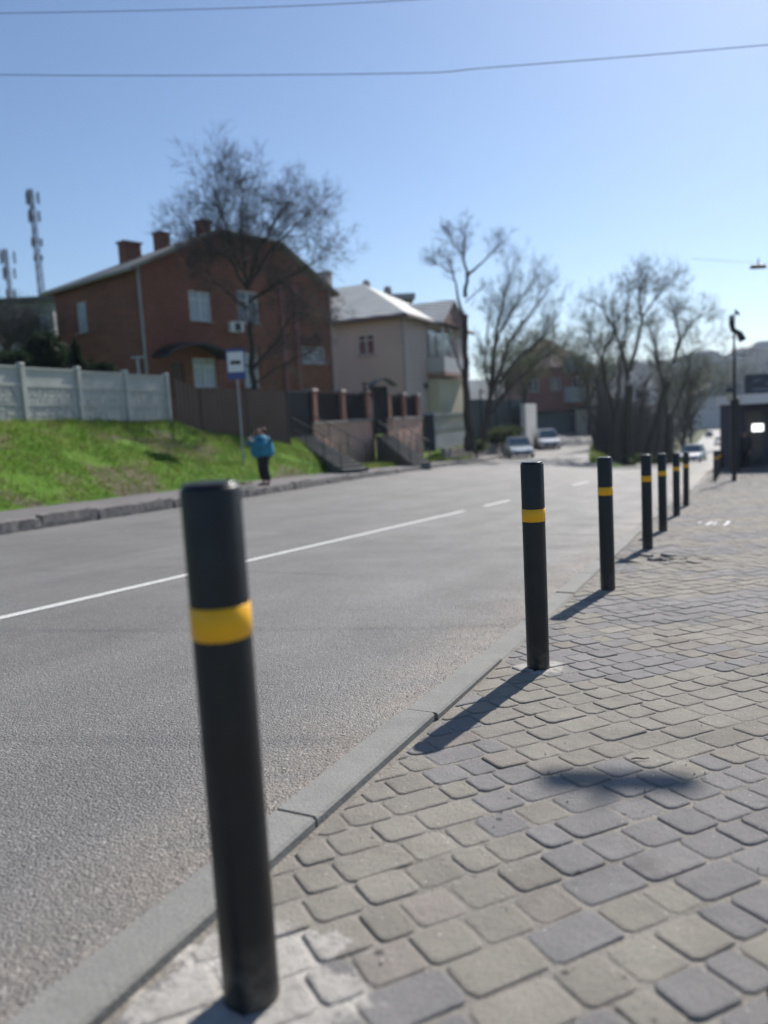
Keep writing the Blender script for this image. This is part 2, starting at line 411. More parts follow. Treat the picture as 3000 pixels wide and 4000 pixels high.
# road bed
grid('road', [s for s in frange(-14, 50, .5)], lambda s: [Tn(s) + .1, 1.6, 2.2, 3.4, 4.6] + [4.6 + (Tk(s) + .1 - 4.6) * i / 8 for i in range(1, 9)],
     lambda s, t: zroad(s, t) - .035 + .05 * math.exp(-(max(0, t - 1.1) / .4)) * .4, ASPHALT)
grid('main_road', frange(50, 130, 1) + frange(135, 360, 5), lambda s: [Tn(s) + .1, 2.2, 4.6, 6, 7.3], lambda s, t: zn(s) - .035, ASPHALT)
grid('side_road', frange(50, 130, 1), lambda s: [isl(s) + (Tk(s) + .1 - isl(s)) * i / 6 for i in range(7)], lambda s, t: zroad(s, t) - .035, ASPHALT)
# land: island, banks, everything beyond (road area sunk so that sheets never meet)
def zl(s, t):
    w_ = t - Tk(s)
    if t < -5: return zn(s) - .14
    if w_ < pw(s): 
        if s > 50 and 7.3 < t < isl(s):
            return zroad(s, t) + .1
        return (zn(s) if t < 1 else zroad(s, min(t, Tk(s)))) - .16
    return Z(s, t)
def tl(s):
    k = Tk(s); i = isl(s); p = k + pw(s)
    a = [-60, -20, -6, -3, 0, 1.2, 4.6, 7.28, 7.32]
    a += ([7.34 + (i - 7.36) * q / 6 for q in range(1, 6)] + [i - .01, i + .01] if s > 50 else [7.34 + .01 * q for q in range(1, 8)])
    a += [k - .1, k + .4, p - .02] + [p + .01 + (17.34 - p) * q / 14 for q in range(14)] if p < 17.2 else [k - .1, k + .4, p - .02] + [p + .01 + .3 * q for q in range(14)]
    m_ = max(a[-1] + .1, 17.4)
    a += [m_, m_ + 1, m_ + 4, m_ + 10, m_ + 30, m_ + 80]
    return sorted(a)
grid('land', frange(-30, 130, .5) , tl, zl, GRASS)
LITTER = kerb_mat('leaf_litter', (.05, .045, .03), (.11, .10, .06), 1, .8)
grid('island_earth', frange(53, 128, 1), lambda s: [7.36 + (isl(s) - 7.4) * i / 8 for i in range(9)], lambda s, t: zroad(s, t) + .108, LITTER)
# wider land to the horizon
b = MB(); n_ = 40
def zfar(x, y):
    s, t = st(x, y)
    base = interp(s, [-200, 0, 70, 120, 300, 420, 560, 800, 1400], [3, -1.5, -6, -9, -9, -2, 17, 36, 42])
    lft = smooth((t - 30) / 120) * 10 * (1 - smooth((s - 200) / 200))
    return base + lft + 3.5 * math.sin(x * .021 + 1) * math.sin(y * .017) * smooth((s - 300) / 200)
xs = [-1500, -900, -600, -400, -300, -230, -170, -120, -80, -55] + frange(-40, 700, 20) + [800, 1000, 1500]
ys = [-400, -100, -20] + frange(20, 1100, 20) + [1300, 1700]
for y in ys:
    for x in xs:
        z = zfar(x, y)
        s, t = st(x, y)
        if s < 370 and abs(t) < 110: z = min(z, interp(s, [-60, 0, 130, 370], [-4, -6, -12, -10.5]))
        b.v.append((x, y, z))
nx = len(xs)
for j in range(len(ys) - 1):
    for i in range(nx - 1): b.f.append((j * nx + i, j * nx + i + 1, (j + 1) * nx + i + 1, (j + 1) * nx + i))
tag(b.build('hills', HILLM, smooth=True), kind='structure')
# verge strips beside the far part of the main road
grid('far_verge', frange(130, 370, 5), lambda s: [-40, -10, .6, 1.2, 7.2, 7.8, 20, 60], lambda s, t: zn(s) - (.16 if 1 < t < 7.5 else -.02), LAND)
# far pavement (asphalt) with its granite kerb
grid('far_pavement', frange(-14, 60, .5), lambda s: [Tk(s) + .14, Tk(s) + 1, Tk(s) + 1.9, Tk(s) + pw(s) + .05 + .12 * math.sin(s * 1.7) * math.sin(s * .6)], lambda s, t: zk(s) + .125, SIDEWALK)
# pavement base between the pavers
HOLE = (7.28, .62)
grid('joint_sand', frange(-4, 6.75, .25) + frange(6.8, 7.8, .04) + frange(8, 60, .25), lambda s: [-7, -4, -2, -1, -.5, 0] + frange(.2, .95, .04) + [Tn(s) + .03],
     lambda s, t: zn(s) - .0008 - .055 * math.exp(-(((s - HOLE[0]) / .13) ** 2 + ((t - HOLE[1]) / .10) ** 2) ** 2) * (1 + .3 * math.sin(s * 60) * math.sin(t * 70)), SAND)
# right-hand ground beyond the pavers
grid('yard', frange(-4, 60, 1), lambda s: [-40, -20, -12, -6.95], lambda s, t: zn(s) - .02, SAND)

# painted lines
def strip(b, s0, s1, t0, t1, dz=-.031, step=.5):
    ss = frange(s0, s1, step)
    for a, c in zip(ss, ss[1:]):
        vs = []
        for s, t in ((a, t0), (a, t1), (c, t1), (c, t0)):
            x, y = xy(s, t); vs.append((x, y, zroad(s, t) + dz))
        b.add(vs, [(3, 2, 1, 0)] if t1 > t0 else [(0, 1, 2, 3)])
b = MB(); strip(b, -8, 13.7, 4.56, 4.67); tag(b.build('centre_line', LINE), kind='structure')
b = MB(); strip(b, 15, 17, 4.57, 4.68); strip(b, 18.4, 19.6, 4.57, 4.68); strip(b, 25, 28, 4.65, 4.76); strip(b, 31, 34, 4.65, 4.76)
tag(b.build('centre_dashes', LINE), kind='structure')
b = MB(); strip(b, 4.5, 13, 1.72, 1.80); tag(b.build('old_edge_line', LINEW), kind='structure')

def gpt(px, py):
    r_ = ray(px, py); s_ = r_.x * SA + r_.y * CA; k = .977 / (-r_.z - .0584 * s_); return r_ * k
b = MB(); rnd = random.Random(4)
for pl_, wd in (([(520, 2196), (700, 2201), (900, 2214), (1180, 2226), (1420, 2231)], .012), ([(60, 2196), (230, 2204), (430, 2192)], .011), ([(1180, 2226), (1240, 2215), (1330, 2212)], .007),
                ([(0, 2126), (200, 2100), (420, 2074), (700, 2040)], .02), ([(1420, 1905), (1560, 1895), (1700, 1898)], .05)):
    pts = [gpt(*p) for p in pl_]; fp = []
    for a, c in zip(pts, pts[1:]):
        n_ = max(2, int((c - a).length / .12))
        for i in range(n_): fp.append(a.lerp(c, i / n_) + Vector((rnd.gauss(0, .012), rnd.gauss(0, .012), 0)))
    for a, c in zip(fp, fp[1:]):
        d_ = (c - a).normalized(); w_ = wd * rnd.uniform(.3, 1) / 2; nn = Vector((-d_.y, d_.x, 0)) * w_
        vs = []
        for v in (a - nn, a + nn, c + nn, c - nn): ss, tt = st(v.x, v.y); vs.append((v.x, v.y, zroad(ss, tt) - .0315))
        b.add(vs, [(0, 3, 2, 1)])
tag(b.build('road_crack', mat('crack_tar', (.035, .034, .033), .8)), kind='structure')

# ---- pavers (real stones laid in slanting rows)
PA = R(-38.5)                         # row direction in the (s,t) plane
ca, sa = math.cos(PA), math.sin(PA)
GREY = (.212, .203, .195); BEIGE = (.25, .23, .195); PINKB = (.245, .218, .19)
def tile_tone(s, t, rowi):
    n = math.sin(s * 4.4 + 1.7 * math.sin(t * 2.3 + .5)) + .8 * math.sin(s * 1.7 + t * 3.1 + 2) + random.gauss(0, .35)
    c = BEIGE if n > -.1 else GREY
    if random.random() < .04: c = PINKB
    k = random.gauss(1, .055); return tuple(v * k for v in c)
hole = (7.28, .62)
bollard_st = []
def tile(b, cx, cy, L, W, detail, tone):
    """cx, cy in row frame"""
    s = cx * ca - cy * sa; t = cx * sa + cy * ca
    g = .0022; hx, hy = L / 2 - g, W / 2 - g
    r = min(.022, hy * .4); h = random.gauss(0, .0013); tx, ty = random.gauss(0, .009), random.gauss(0, .009)
    dh = math.hypot(s - hole[0], (t - hole[1]) )
    if dh < .42: h += random.uniform(-.024, .016) * (1 - dh / .5) * 1.6; tx += random.gauss(0, .05); ty += random.gauss(0, .05)
    if detail == 2:
        out = []
        for qx, qy, a0 in ((1, 1, 0), (-1, 1, 90), (-1, -1, 180), (1, -1, 270)):
            for a in (0, 30, 60, 90):
                an = R(a0 + a); out.append((qx * (hx - r) + r * math.cos(an), qy * (hy - r) + r * math.sin(an)))
        rings = ((1.0, -.025), (1.0, -.0065), (.98, -.0028), (.94, -.0007), (.88, 0))
    else:
        c_ = r * .6
        out = [(hx, hy - c_), (hx - c_, hy), (-hx + c_, hy), (-hx, hy - c_), (-hx, -hy + c_), (-hx + c_, -hy), (hx - c_, -hy), (hx, -hy + c_)]
        rings = ((1.0, -.02), (1.0, -.005), (.94, 0)) if detail == 1 else ((1, -.012), (.96, 0))
        if detail == 0: out = [(hx, hy), (-hx, hy), (-hx, -hy), (hx, -hy)]
    if detail == 2: out = [(x_ + random.gauss(0, .0012), y_ + random.gauss(0, .0012)) for x_, y_ in out]
    # cut the stone along the kerb line
    ex = [(cx + x_) * sa + (cy + y_) * ca for x_, y_ in out]; lim = Tn(s) - .002
    if max(ex) > lim:
        res = []
        for (p, e0), (q, e1) in zip(zip(out, ex), zip(out[1:] + out[:1], ex[1:] + ex[:1])):
            if e0 <= lim: res.append(p)
            if (e0 <= lim) != (e1 <= lim):
                f = (lim - e0) / (e1 - e0); res.append((p[0] + (q[0] - p[0]) * f, p[1] + (q[1] - p[1]) * f))
        if len(res) < 3: return
        out = []
        for p in res:
            if not out or math.hypot(p[0] - out[-1][0], p[1] - out[-1][1]) > .002: out.append(p)
        ar = abs(sum(out[k][0] * out[(k + 1) % len(out)][1] - out[(k + 1) % len(out)][0] * out[k][1] for k in range(len(out)))) / 2
        if len(out) < 3 or ar < .0006: return
    mx, my = sum(p[0] for p in out) / len(out), sum(p[1] for p in out) / len(out)
    vs = []; n = len(out)
    for k, dz in rings:
        for ox, oy in out:
            rr = math.hypot(ox - mx, oy - my); f = max(0, 1 - (1 - k) * .11 / max(rr, .01))
            px_ = mx + (ox - mx) * f; py_ = my + (oy - my) * f
            X_, Y_ = cx + px_, cy + py_
            ss = X_ * ca - Y_ * sa; tt = X_ * sa + Y_ * ca
            x, y = xy(ss, tt); vs.append((x, y, zn(ss) + .004 + h + px_ * tx + py_ * ty + dz))
    fs = []
    for i in range(len(rings) - 1):
        for k in range(n):
            k2 = (k + 1) % n; fs.append((i * n + k, i * n + k2, (i + 1) * n + k2, (i + 1) * n + k))
    e = (len(rings) - 1) * n; fs.append(tuple(e + k for k in range(n)))
    b.add(vs, fs, c=tone)
bt = MB()
W0 = .117
smin, smax, tmin = -.6, 46, -6.9
# rows run along PA; iterate over cy (perpendicular)
corners = [(s * ca + t * sa, -s * sa + t * ca) for s, t in ((smin, tmin), (smin, 1.1), (smax, tmin), (smax, 1.1))]
cy = min(c[1] for c in corners); cymax = max(c[1] for c in corners)
rowi = 0
while cy < cymax:
    # clip the row to the strip tmin<t<Tn
    # s = cx ca - cy sa ; t = cx sa + cy ca  (sa<0)
    lo = max((smin + cy * sa) / ca, (1.35 - cy * ca) / sa); hi = min((smax + cy * sa) / ca, (tmin - cy * ca) / sa)
    W = W0 + .004 * math.sin(rowi * 2.3)
    x_ = lo - random.uniform(.02, .15)
    while x_ < hi:
        s = (x_) * ca - cy * sa; t = x_ * sa + cy * ca
        far = s > 15 or t < -2.2 - s * .05
        L = random.choices([.096, .13, .19], [.3, .4, .3])[0] if not far else random.choices([.105, .15, .2], [.3, .4, .3])[0]
        cx = x_ + L / 2; s = cx * ca - cy * sa; t = cx * sa + cy * ca
        x_ += L
        if s < smin or s > smax or t < tmin: continue
        ext = (L * abs(sa) + W * ca) / 2
        tn = Tn(s)
        L2 = L
        if t - ext > tn: continue
        if math.hypot((s - hole[0]) / 1.3, t - hole[1]) < .135: continue
        vis = -1.2 - .03 * s < t
        det = 2 if (s < 6.5 and t > -1.1) else (1 if (s < 15 and vis) else 0)
        tile(bt, cx, cy, L2, W, det, tile_tone(s, t, rowi))
    cy += W; rowi += 1
pv = bt.build('near_pavement', PAVER, smooth=False); tag(pv, kind='structure')

# broken stones lying in the hole beside the third bollard
rubble = MB()
for (ds, dt, sz, rz) in ((0, .03, .10, .4), (.07, -.06, .05, 1.2), (-.06, .10, .045, 2.2), (.02, .13, .04, .2), (.09, .07, .05, 2.9)):
    x, y = xy(hole[0] + ds, hole[1] + dt)
    rubble.box((x, y, zn(hole[0] + ds) - .028 + sz * .1), (sz * 1.5, sz, sz * .55), rz, .7)
ro = rubble.build('broken_paver', mat('broken_stone', (.12, .115, .11), .9, noise=(20, (.2, .19, .17), 4, .3, .7), bump=(60, .8, .01)), bevel=.008)
tag(ro, 'dark broken paving stones lying loose in the hole by the third bollard', 'rubble')

# ---- near kerb
def kerb_stone(b, s0, s1, jit):
    n = max(2, int((s1 - s0) / .25) + 1); ss = [s0 + .006 + (s1 - s0 - .012) * i / (n - 1) for i in range(n)]
    dt_, dz_, ro_ = jit; vs = []; 
    for i, s in enumerate(ss):
        ti, to = Tn(s) + .012 + dt_, Tn(s) + .143 + dt_
        zt = zn(s) + .013 + dz_ + ro_ * (s - s0)
        for t, z in ((ti, zt - .12), (ti, zt - .008), (ti + .008, zt), (to - .008, zt + .002), (to, zt - .006), (to, zt - .2)):
            x, y = xy(s, t); vs.append((x, y, z))
    fs = []
    for i in range(n - 1):
        for k in range(5): a = i * 6 + k; fs.append((a, a + 1, a + 7, a + 6))
    fs += [tuple(range(5, -1, -1)), tuple((n - 1) * 6 + k for k in range(6))]
    b.add(vs, fs)
b = MB(); s = -1.0; kp = [-1, -.1, .78, 1.67, 2.57, 3.45, 4.38, 5.3, 6.2, 7.05]
while kp[-1] < 60: kp.append(kp[-1] + .9)
for i in range(len(kp) - 1):
    j = (random.gauss(0, .005), random.gauss(0, .005), random.gauss(0, .004))
    if i in (1, 2, 3): j = (.006, .017, 0)
    if i == 4: j = (-.004, .014, -.006)
    kerb_stone(b, kp[i], kp[i + 1], j)
tag(b.build('near_kerb', KERBC), kind='structure')
# far granite kerb: rough, uneven stones
b = MB(); s = -14; j = 0
kedges = [-14]
while kedges[-1] < 60: kedges.append(kedges[-1] + random.uniform(.85, 1.35))
for s0, s1 in zip(kedges, kedges[1:]):
    n = 6; dz_ = random.gauss(0, .012); dt_ = random.gauss(0, .012); vs = []
    for i in range(n + 1):
        s = s0 + .015 + (s1 - s0 - .03) * i / n; e = .03 if i in (0, n) else 0
        hk = interp(s0, [12, 30], [.06, .0])
        for t, z in ((-.0, -.16), (-.012, .03), (-.006, .125 - e + hk), (.012, .138 - e + hk), (.10, .14 - e + hk), (.16, .138 - e + hk), (.17, 0)):
            x, y = xy(s, Tk(s) + t + dt_ + random.gauss(0, .008)); vs.append((x, y, zk(s) + z + dz_ + random.gauss(0, .006)))
    fs = []
    for i in range(n):
        for k in range(6): a = i * 7 + k; fs.append((a, a + 7, a + 8, a + 1))
    fs += [tuple(range(7)), tuple(n * 7 + k for k in range(6, -1, -1))]
    b.add(vs, fs)
tag(b.build('far_kerb', GRANITE), kind='structure')

# ---------------------------------------------------------------- bollards
HB, RB = .945, .051
BLAB = ['large black bollard nearest the viewer, with pale cement round its foot',
        'second black bollard, casting a long shadow toward the cracked kerb stone',
        'third black bollard by the kerb, just before the hole in the pavers',
        'fourth black bollard, standing right behind the hole of broken pavers',
        'fifth black bollard, close to the right of the one behind the broken pavers',
        'sixth black bollard along the kerb, next but last before the gap',
        'seventh black bollard, last of the first run, at the bend of the kerb']
proto = empty('bollard', (0, 0, 0))
b = MB(); b.lathe([(RB, -.08), (RB, HB * .68)], n=48)
b.add([], [])
b = MB(); b.lathe([(RB, -.1), (RB, .0), (RB, HB - .010), (RB - .002, HB - .004), (RB - .006, HB - .001), (RB - .009, HB)], n=56)
po = b.build('post', BOLL, proto, smooth=True)
for pl in po.data.polygons:
    if len(pl.vertices) > 4: pl.use_smooth = False
b = MB(); prof = [(RB - .001, .682), (RB + .0012, .683), (RB + .0012, .739), (RB - .001, .740)]
b.lathe(prof, n=56); bo = b.build('reflective_band', BAND, proto)
for pl in bo.data.polygons: pl.use_smooth = abs(pl.normal.z) < .3 and len(pl.vertices) == 4 and pl.area > .0001
b = MB(); b.lathe([(RB - .004, HB - .0005), (RB - .005, HB + .0025), (RB - .010, HB + .0035), (.03, HB + .003)], n=48); b.build('cap', CAPM, proto, smooth=True)
for i, (x, y, z) in enumerate(BPOS):
    o = proto if i == 0 else copy_tree(proto)
    o.location = (x, y, z); o.rotation_euler = (R(random.uniform(-.5, .5)) * (i > 1), R(random.uniform(-.5, .5)) * (i > 1), R(40 * i))
    tag(o, BLAB[i], 'bollard', 'black bollards with a yellow band along the near kerb')
    s, t = st(x, y)
for i in range(8):
    s = 25.6 + 2.2 * i; x, y = xy(s, .50)
    o = copy_tree(proto); o.location = (x, y, zn(s)); o.rotation_euler = (0, 0, R(50 * i))
    lab = ['black bollard at the front of the far row beside the slim lamp post', 'black bollard second from the front in the far row by the slim lamp post',
           'black bollard third from the front in the far row'][i] if i < 3 else 'black bollard in the tight far end of the far row, overlapped by others'
    tag(o, lab, 'bollard', 'black bollards with a yellow band along the near kerb' if i < 3 else 'overlapping bollards at the end of the far row')
# chalk marks on the pavers
b = MB()
def chalk(pts, wdt=.03):
    for (a, c) in zip(pts, pts[1:]):
        q = []
        for px_, py_ in (a, c):
            r = ray(px_, py_); s_, t_ = r.x * SA + r.y * CA, 0; k = .977 / (-r.z - .0584 * s_); q.append(Vector((r.x * k, r.y * k, 0)))
        d = (q[1] - q[0]).normalized(); nrm = Vector((-d.y, d.x, 0)) * wdt / 2
        vs = [q[0] - nrm, q[0] + nrm, q[1] + nrm, q[1] - nrm]
        b.add([(v.x, v.y, zn(st(v.x, v.y)[0]) + .0085) for v in vs], [(0, 3, 2, 1)])
chalk([(2758, 2053), (2772, 2046), (2783, 2040)], .05); chalk([(2790, 2038), (2820, 2034)], .02)
chalk([(2800, 2041), (2788, 2049), (2803, 2050), (2783, 2054)], .025); chalk([(2808, 2047), (2816, 2046)], .02)
chalk([(2829, 2055), (2838, 2048), (2848, 2040), (2842, 2037), (2836, 2038)], .045)
chalk([(2724, 2043), (2740, 2040), (2730, 2046)], .025)
CH = NT('chalk'); CH = CH.out(CH.mix(CH.ramp(CH.noise(60, 3), [(.3, 0.0), (.55, 1.0)]), (.3, .29, .27), (.75, .75, .74)), .9, None, .1)
tag(b.build('chalk_marks', CH), kind='structure')

# pebbles and grit (countless small bits on road edge and pavement)
b = MB(); rnd = random.Random(3)
for i in range(2600):
    s = rnd.uniform(.3, 9) ** 1.0; 
    if rnd.random() < .7: t = Tn(s) + .1 + abs(rnd.gauss(0, .22)); z = zroad(s, t) - .015
    else: t = rnd.uniform(-1.5, 1.0); z = zn(s) + .005
    sz = rnd.uniform(.0012, .0042); x, y = xy(s, t); a = rnd.uniform(0, 3)
    vs = [(x + sz * math.cos(a + k * 1.57) * rnd.uniform(.6, 1.2), y + sz * math.sin(a + k * 1.57) * rnd.uniform(.6, 1.2), z) for k in range(4)] + [(x, y, z + sz * .9)]
    b.add(vs, [(0, 1, 4), (1, 2, 4), (2, 3, 4), (3, 0, 4)])
tag(b.build('grit', mat('grit', (.3, .27, .23), .9, noise=(30, (.12, .11, .10), 2, .4, .6))), kind='stuff')

# ---------------------------------------------------------------- grass blades on the bank
b = MB(); rnd = random.Random(11)
for i in range(46000):
    s = rnd.uniform(3, 28.5); t = Tk(s) + pw(s) + .05 + rnd.random() ** .9 * (wtop(s) - pw(s) + .8)
    if s > 21.5 and t > 17.0: continue
    if math.sin(s * 1.3 + 1) * math.sin(t * 1.9 + s * .7) > .78 and rnd.random() < .85: continue
    x, y = xy(s, t); z = Z(s, t); h = rnd.uniform(.05, .13); a = rnd.uniform(0, 6.28); wd = rnd.uniform(.008, .02)
    lx, ly = rnd.gauss(0, .05), rnd.gauss(0, .05); ca_, sa_ = math.cos(a) * wd, math.sin(a) * wd
    b.add([(x - ca_, y - sa_, z - .01), (x + ca_, y + sa_, z - .01), (x + lx, y + ly, z + h)], [(0, 1, 2)], m=0 if rnd.random() < .85 else 1)
tag(b.build('grass', [BLADE, DRY]), kind='stuff')
b = MB()
for i in range(9000):
    s = rnd.uniform(29, 62); t = Tk(s) + pw(s) + .05 + rnd.random() * (3.5 if s > 44 else 1.0)
    if s > 62 or (s < 44 and t > 16.9): continue
    x, y = xy(s, t); z = Z(s, t); h = rnd.uniform(.06, .2); a = rnd.uniform(0, 6.28); wd = rnd.uniform(.015, .03)
    lx, ly = rnd.gauss(0, .05), rnd.gauss(0, .05); ca_, sa_ = math.cos(a) * wd, math.sin(a) * wd
    b.add([(x - ca_, y - sa_, z - .01), (x + ca_, y + sa_, z - .01), (x + lx, y + ly, z + h)], [(0, 1, 2)], m=0 if rnd.random() < .75 else 1)
for i in range(4000):
    s = rnd.uniform(50.5, 80); t = rnd.uniform(max(7.4, isl(s) - 1.2), isl(s) - .1)
    x, y = xy(s, t); z = zroad(s, t) + .1; h = rnd.uniform(.06, .25); a = rnd.uniform(0, 6.28); wd = rnd.uniform(.015, .035)
    ca_, sa_ = math.cos(a) * wd, math.sin(a) * wd
    b.add([(x - ca_, y - sa_, z - .01), (x + ca_, y + sa_, z - .01), (x + rnd.gauss(0, .05), y + rnd.gauss(0, .05), z + h)], [(0, 1, 2)], m=0 if rnd.random() < .7 else 1)
tag(b.build('verge_grass', [BLADE, DRY]), kind='stuff')

# ---------------------------------------------------------------- concrete panel fence
F0 = Vector((-10, 20, 0)); FD = Vector((.3875, .922, 0)); FN = Vector((.922, -.3875, 0))
FR = math.atan2(FD.y, FD.x)
ks = [7.24 - 2.03 * i for i in range(0, 8)]
def zf_(k):
    p = F0 + FD * k; return interp(k, [-10, 0, 7.24], [.62, .46, .36])
fence = empty('concrete_fence', F0 + FD * 7.24 + Vector((0, 0, zf_(7.24) - .1)), 'pale grey precast concrete panel fence with lace-pattern top row on the grass bank', 'fence')
for i, k in enumerate(ks):
    p = F0 + FD * k; z = zf_(k); b = MB()
    b.box((p.x, p.y, z + .62), (.15, .17, 1.84), FR); b.box((p.x, p.y, z + 1.56), (.19, .21, .05), FR, .7)
    attach(b.build('post', CONC, bevel=.012), fence)
def panel_bm(k0, k1):
    b = MB(); z0 = (zf_(k0) + zf_(k1)) / 2 - .02; L = k1 - k0 - .14; c = F0 + FD * ((k0 + k1) / 2)
    def rect(u0, u1, z0_, z1_, th, off=0):
        cc = c + FD * ((u0 + u1) / 2 - L / 2) + FN * off
        b.box((cc.x, cc.y, (z0_ + z1_) / 2), (u1 - u0, th, z1_ - z0_), FR)
    for r in range(2):
        a = z0 + r * .5; rect(0, L, a + .004, a + .496, .03)
        rect(0, L, a + .455, a + .497, .11); rect(0, L, a, a + .03, .07)
        rn = random.Random(int(k0 * 10) + r)           # raised rustic stones
        for row in range(3):
            u = .04
            while u < L - .1:
                l_ = min(rn.uniform(.16, .34), L - .04 - u); zz = a + .05 + row * .133 + rn.uniform(-.008, .008)
                rect(u, u + l_ - .03, zz, zz + .105, .03 + rn.uniform(.03, .06)); u += l_
    a = z0 + 1.0                                       # lattice row: rails, upright rods, fan of ribs
    rect(0, L, a, a + .05, .10); rect(0, L, a + .45, a + .5, .10); rect(0, .06, a + .051, a + .449, .05); rect(L - .06, L, a + .051, a + .449, .05)
    def bar(u0, z0_, u1, z1_, r):
        p0 = c + FD * (u0 - L / 2); p1 = c + FD * (u1 - L / 2)
        b.tube([(p0.x, p0.y, a + z0_), (p1.x, p1.y, a + z1_)], r, 4)
    n = 15
    for i in range(1, n):
        u = L * i / n; bar(u, .45, u, .18 + .2 * abs(i - n / 2) / (n / 2) , .011)
    for q in range(1, 12):
        u = L * q / 12; bar(L / 2, .05, u, .30 if abs(u - L / 2) < L * .3 else .42, .012)
    for s_ in (-1, 1):
        for q in range(7):
            x0 = L / 2 + s_ * (L / 2 - .06)
            bar(x0, .06 + .05 * q, x0 - s_ * (.38 + .05 * q), .05, .013)
    b2 = [F0 + FD * 0]
    rect(.06, L - .06, a + .051, a + .449, .02)
    return b
for k1, k0 in zip(ks, ks[1:]): attach(panel_bm(k0, k1).build('panel', CONC), fence)

# ---------------------------------------------------------------- brown sheet fence
def onwall(A, B, px, py):
    A = Vector((A[0], A[1], 0)); B = Vector((B[0], B[1], 0)); d = (B - A).normalized(); n = Vector((d.y, -d.x, 0)); r = ray(px, py)
    k = A.dot(n) / r.dot(n); p = r * k; return (Vector((p.x, p.y, 0)) - A).dot(d), p.z
def wallpts(px, d): 
    r = ray(px, 1600); return Vector((r.x * d / r.y, d, 0))
bA = F0 + FD * 7.5 + Vector((.05, .3, 0)); bB = wallpts(778, 28.0); bC = wallpts(1118, 31.0)
def sheet(b, A, B, z0a, z1a, z0b, z1b, th=.04):
    d = (B - A).normalized(); n = Vector((d.y, -d.x, 0)) * th / 2
    b.prism([(A - n)[:2], (B - n)[:2], (B + n)[:2], (A + n)[:2]], [z0a, z0b, z0b, z0a], [z1a, z1b, z1b, z1a])
bf = empty('sheet_fence', (bB.x, bB.y, -.3), 'dark brown profiled metal sheet fence behind the bus stop sign', 'fence')
b = MB(); sheet(b, bB, bC, -.9, P(778, 1517, 28).z, -1.2, P(1118, 1527, 31).z); attach(b.build('sheet_panel', BROWN), bf)
b = MB(); sheet(b, bA, bB, -.6, P(700, 1475, 27).z, -.9, P(778, 1517, 28).z); attach(b.build('return_panel', BROWN), bf)
for A, zt in ((bB, P(778, 1517, 28).z), (bC, P(1118, 1527, 31).z), ((bB + bC) / 2, (P(778, 1517, 28).z + P(1118, 1527, 31).z) / 2 - .05)):
    b = MB(); b.box((A.x + .05, A.y + .06, zt / 2 - .6), (.07, .07, zt + 1.2 + .0)); attach(b.build('post', DARKM), bf)

# ---------------------------------------------------------------- bus stop sign
sp_ = P(950, 1785, 25.5); szb = ZW(sp_.x, sp_.y)
bs = empty('bus_stop_sign', (sp_.x, sp_.y, szb), 'blue and white bus stop sign on a thin steel post in the grass bank', 'bus stop sign')
top = P(938, 1362, 25.5)
b = MB(); b.tube([(0, 0, -.2), (0, 0, top.z - szb)], .033, 12); b.build('post', ZINC, bs)
hz = top.z - szb; sw, shh = .60, .98
b = MB(); b.box((0, -.05, hz - shh / 2), (sw, .025, shh)); b.build('plate', BLUE, bs, bevel=.006)
b = MB(); b.box((0, -.068, hz - .42), (sw - .08, .012, .64)); wp = b.build('white_panel', WHITE, bs)
b = MB(); b.box((0, -.079, hz - .45), (.34, .01, .085)); b.box((0, -.079, hz - .395), (.30, .01, .03))
for sx in (-.1, .1): b.lathe([(.028, -.005), (.028, .005)], (sx, -.08, hz - .50), 12)
b.build('bus_symbol', BLACK, bs)
for q in (.2, .8): b = MB(); b.box((0, 0, hz - q), (.1, .07, .04)); b.build('clamp', ZINC, bs)

# ---------------------------------------------------------------- walls with openings
def wall_face(b, A, B, z0, z1, ops=(), depth=.16, flip=False):
    """vertical wall from A to B seen from its right side; ops = (u0,u1,z0,z1)"""
    A = Vector((A[0], A[1], 0)); B = Vector((B[0], B[1], 0)); L = (B - A).length; d = (B - A) / L; n = Vector((d.y, -d.x, 0))
    us = sorted({0, L, *[o[0] for o in ops], *[o[1] for o in ops]}); zs = sorted({z0, z1, *[o[2] for o in ops], *[o[3] for o in ops]})
    def q(u, z, dp=0): p = A + d * u - n * dp; return (p.x, p.y, z)
    for u0, u1 in zip(us, us[1:]):
        for a, c in zip(zs, zs[1:]):
            um, zm = (u0 + u1) / 2, (a + c) / 2
            if any(o[0] < um < o[1] and o[2] < zm < o[3] for o in ops): continue
            b.add([q(u0, a), q(u1, a), q(u1, c), q(u0, c)], [(0, 1, 2, 3)])
    for o in ops:
        u0, u1, a, c = o
        for e in (((u0, a), (u0, c)), ((u0, c), (u1, c)), ((u1, c), (u1, a)), ((u1, a), (u0, a))):
            (ua, za), (ub, zb) = e
            b.add([q(ua, za), q(ub, zb), q(ub, zb, depth), q(ua, za, depth)], [(3, 2, 1, 0)])
    return A, d, n
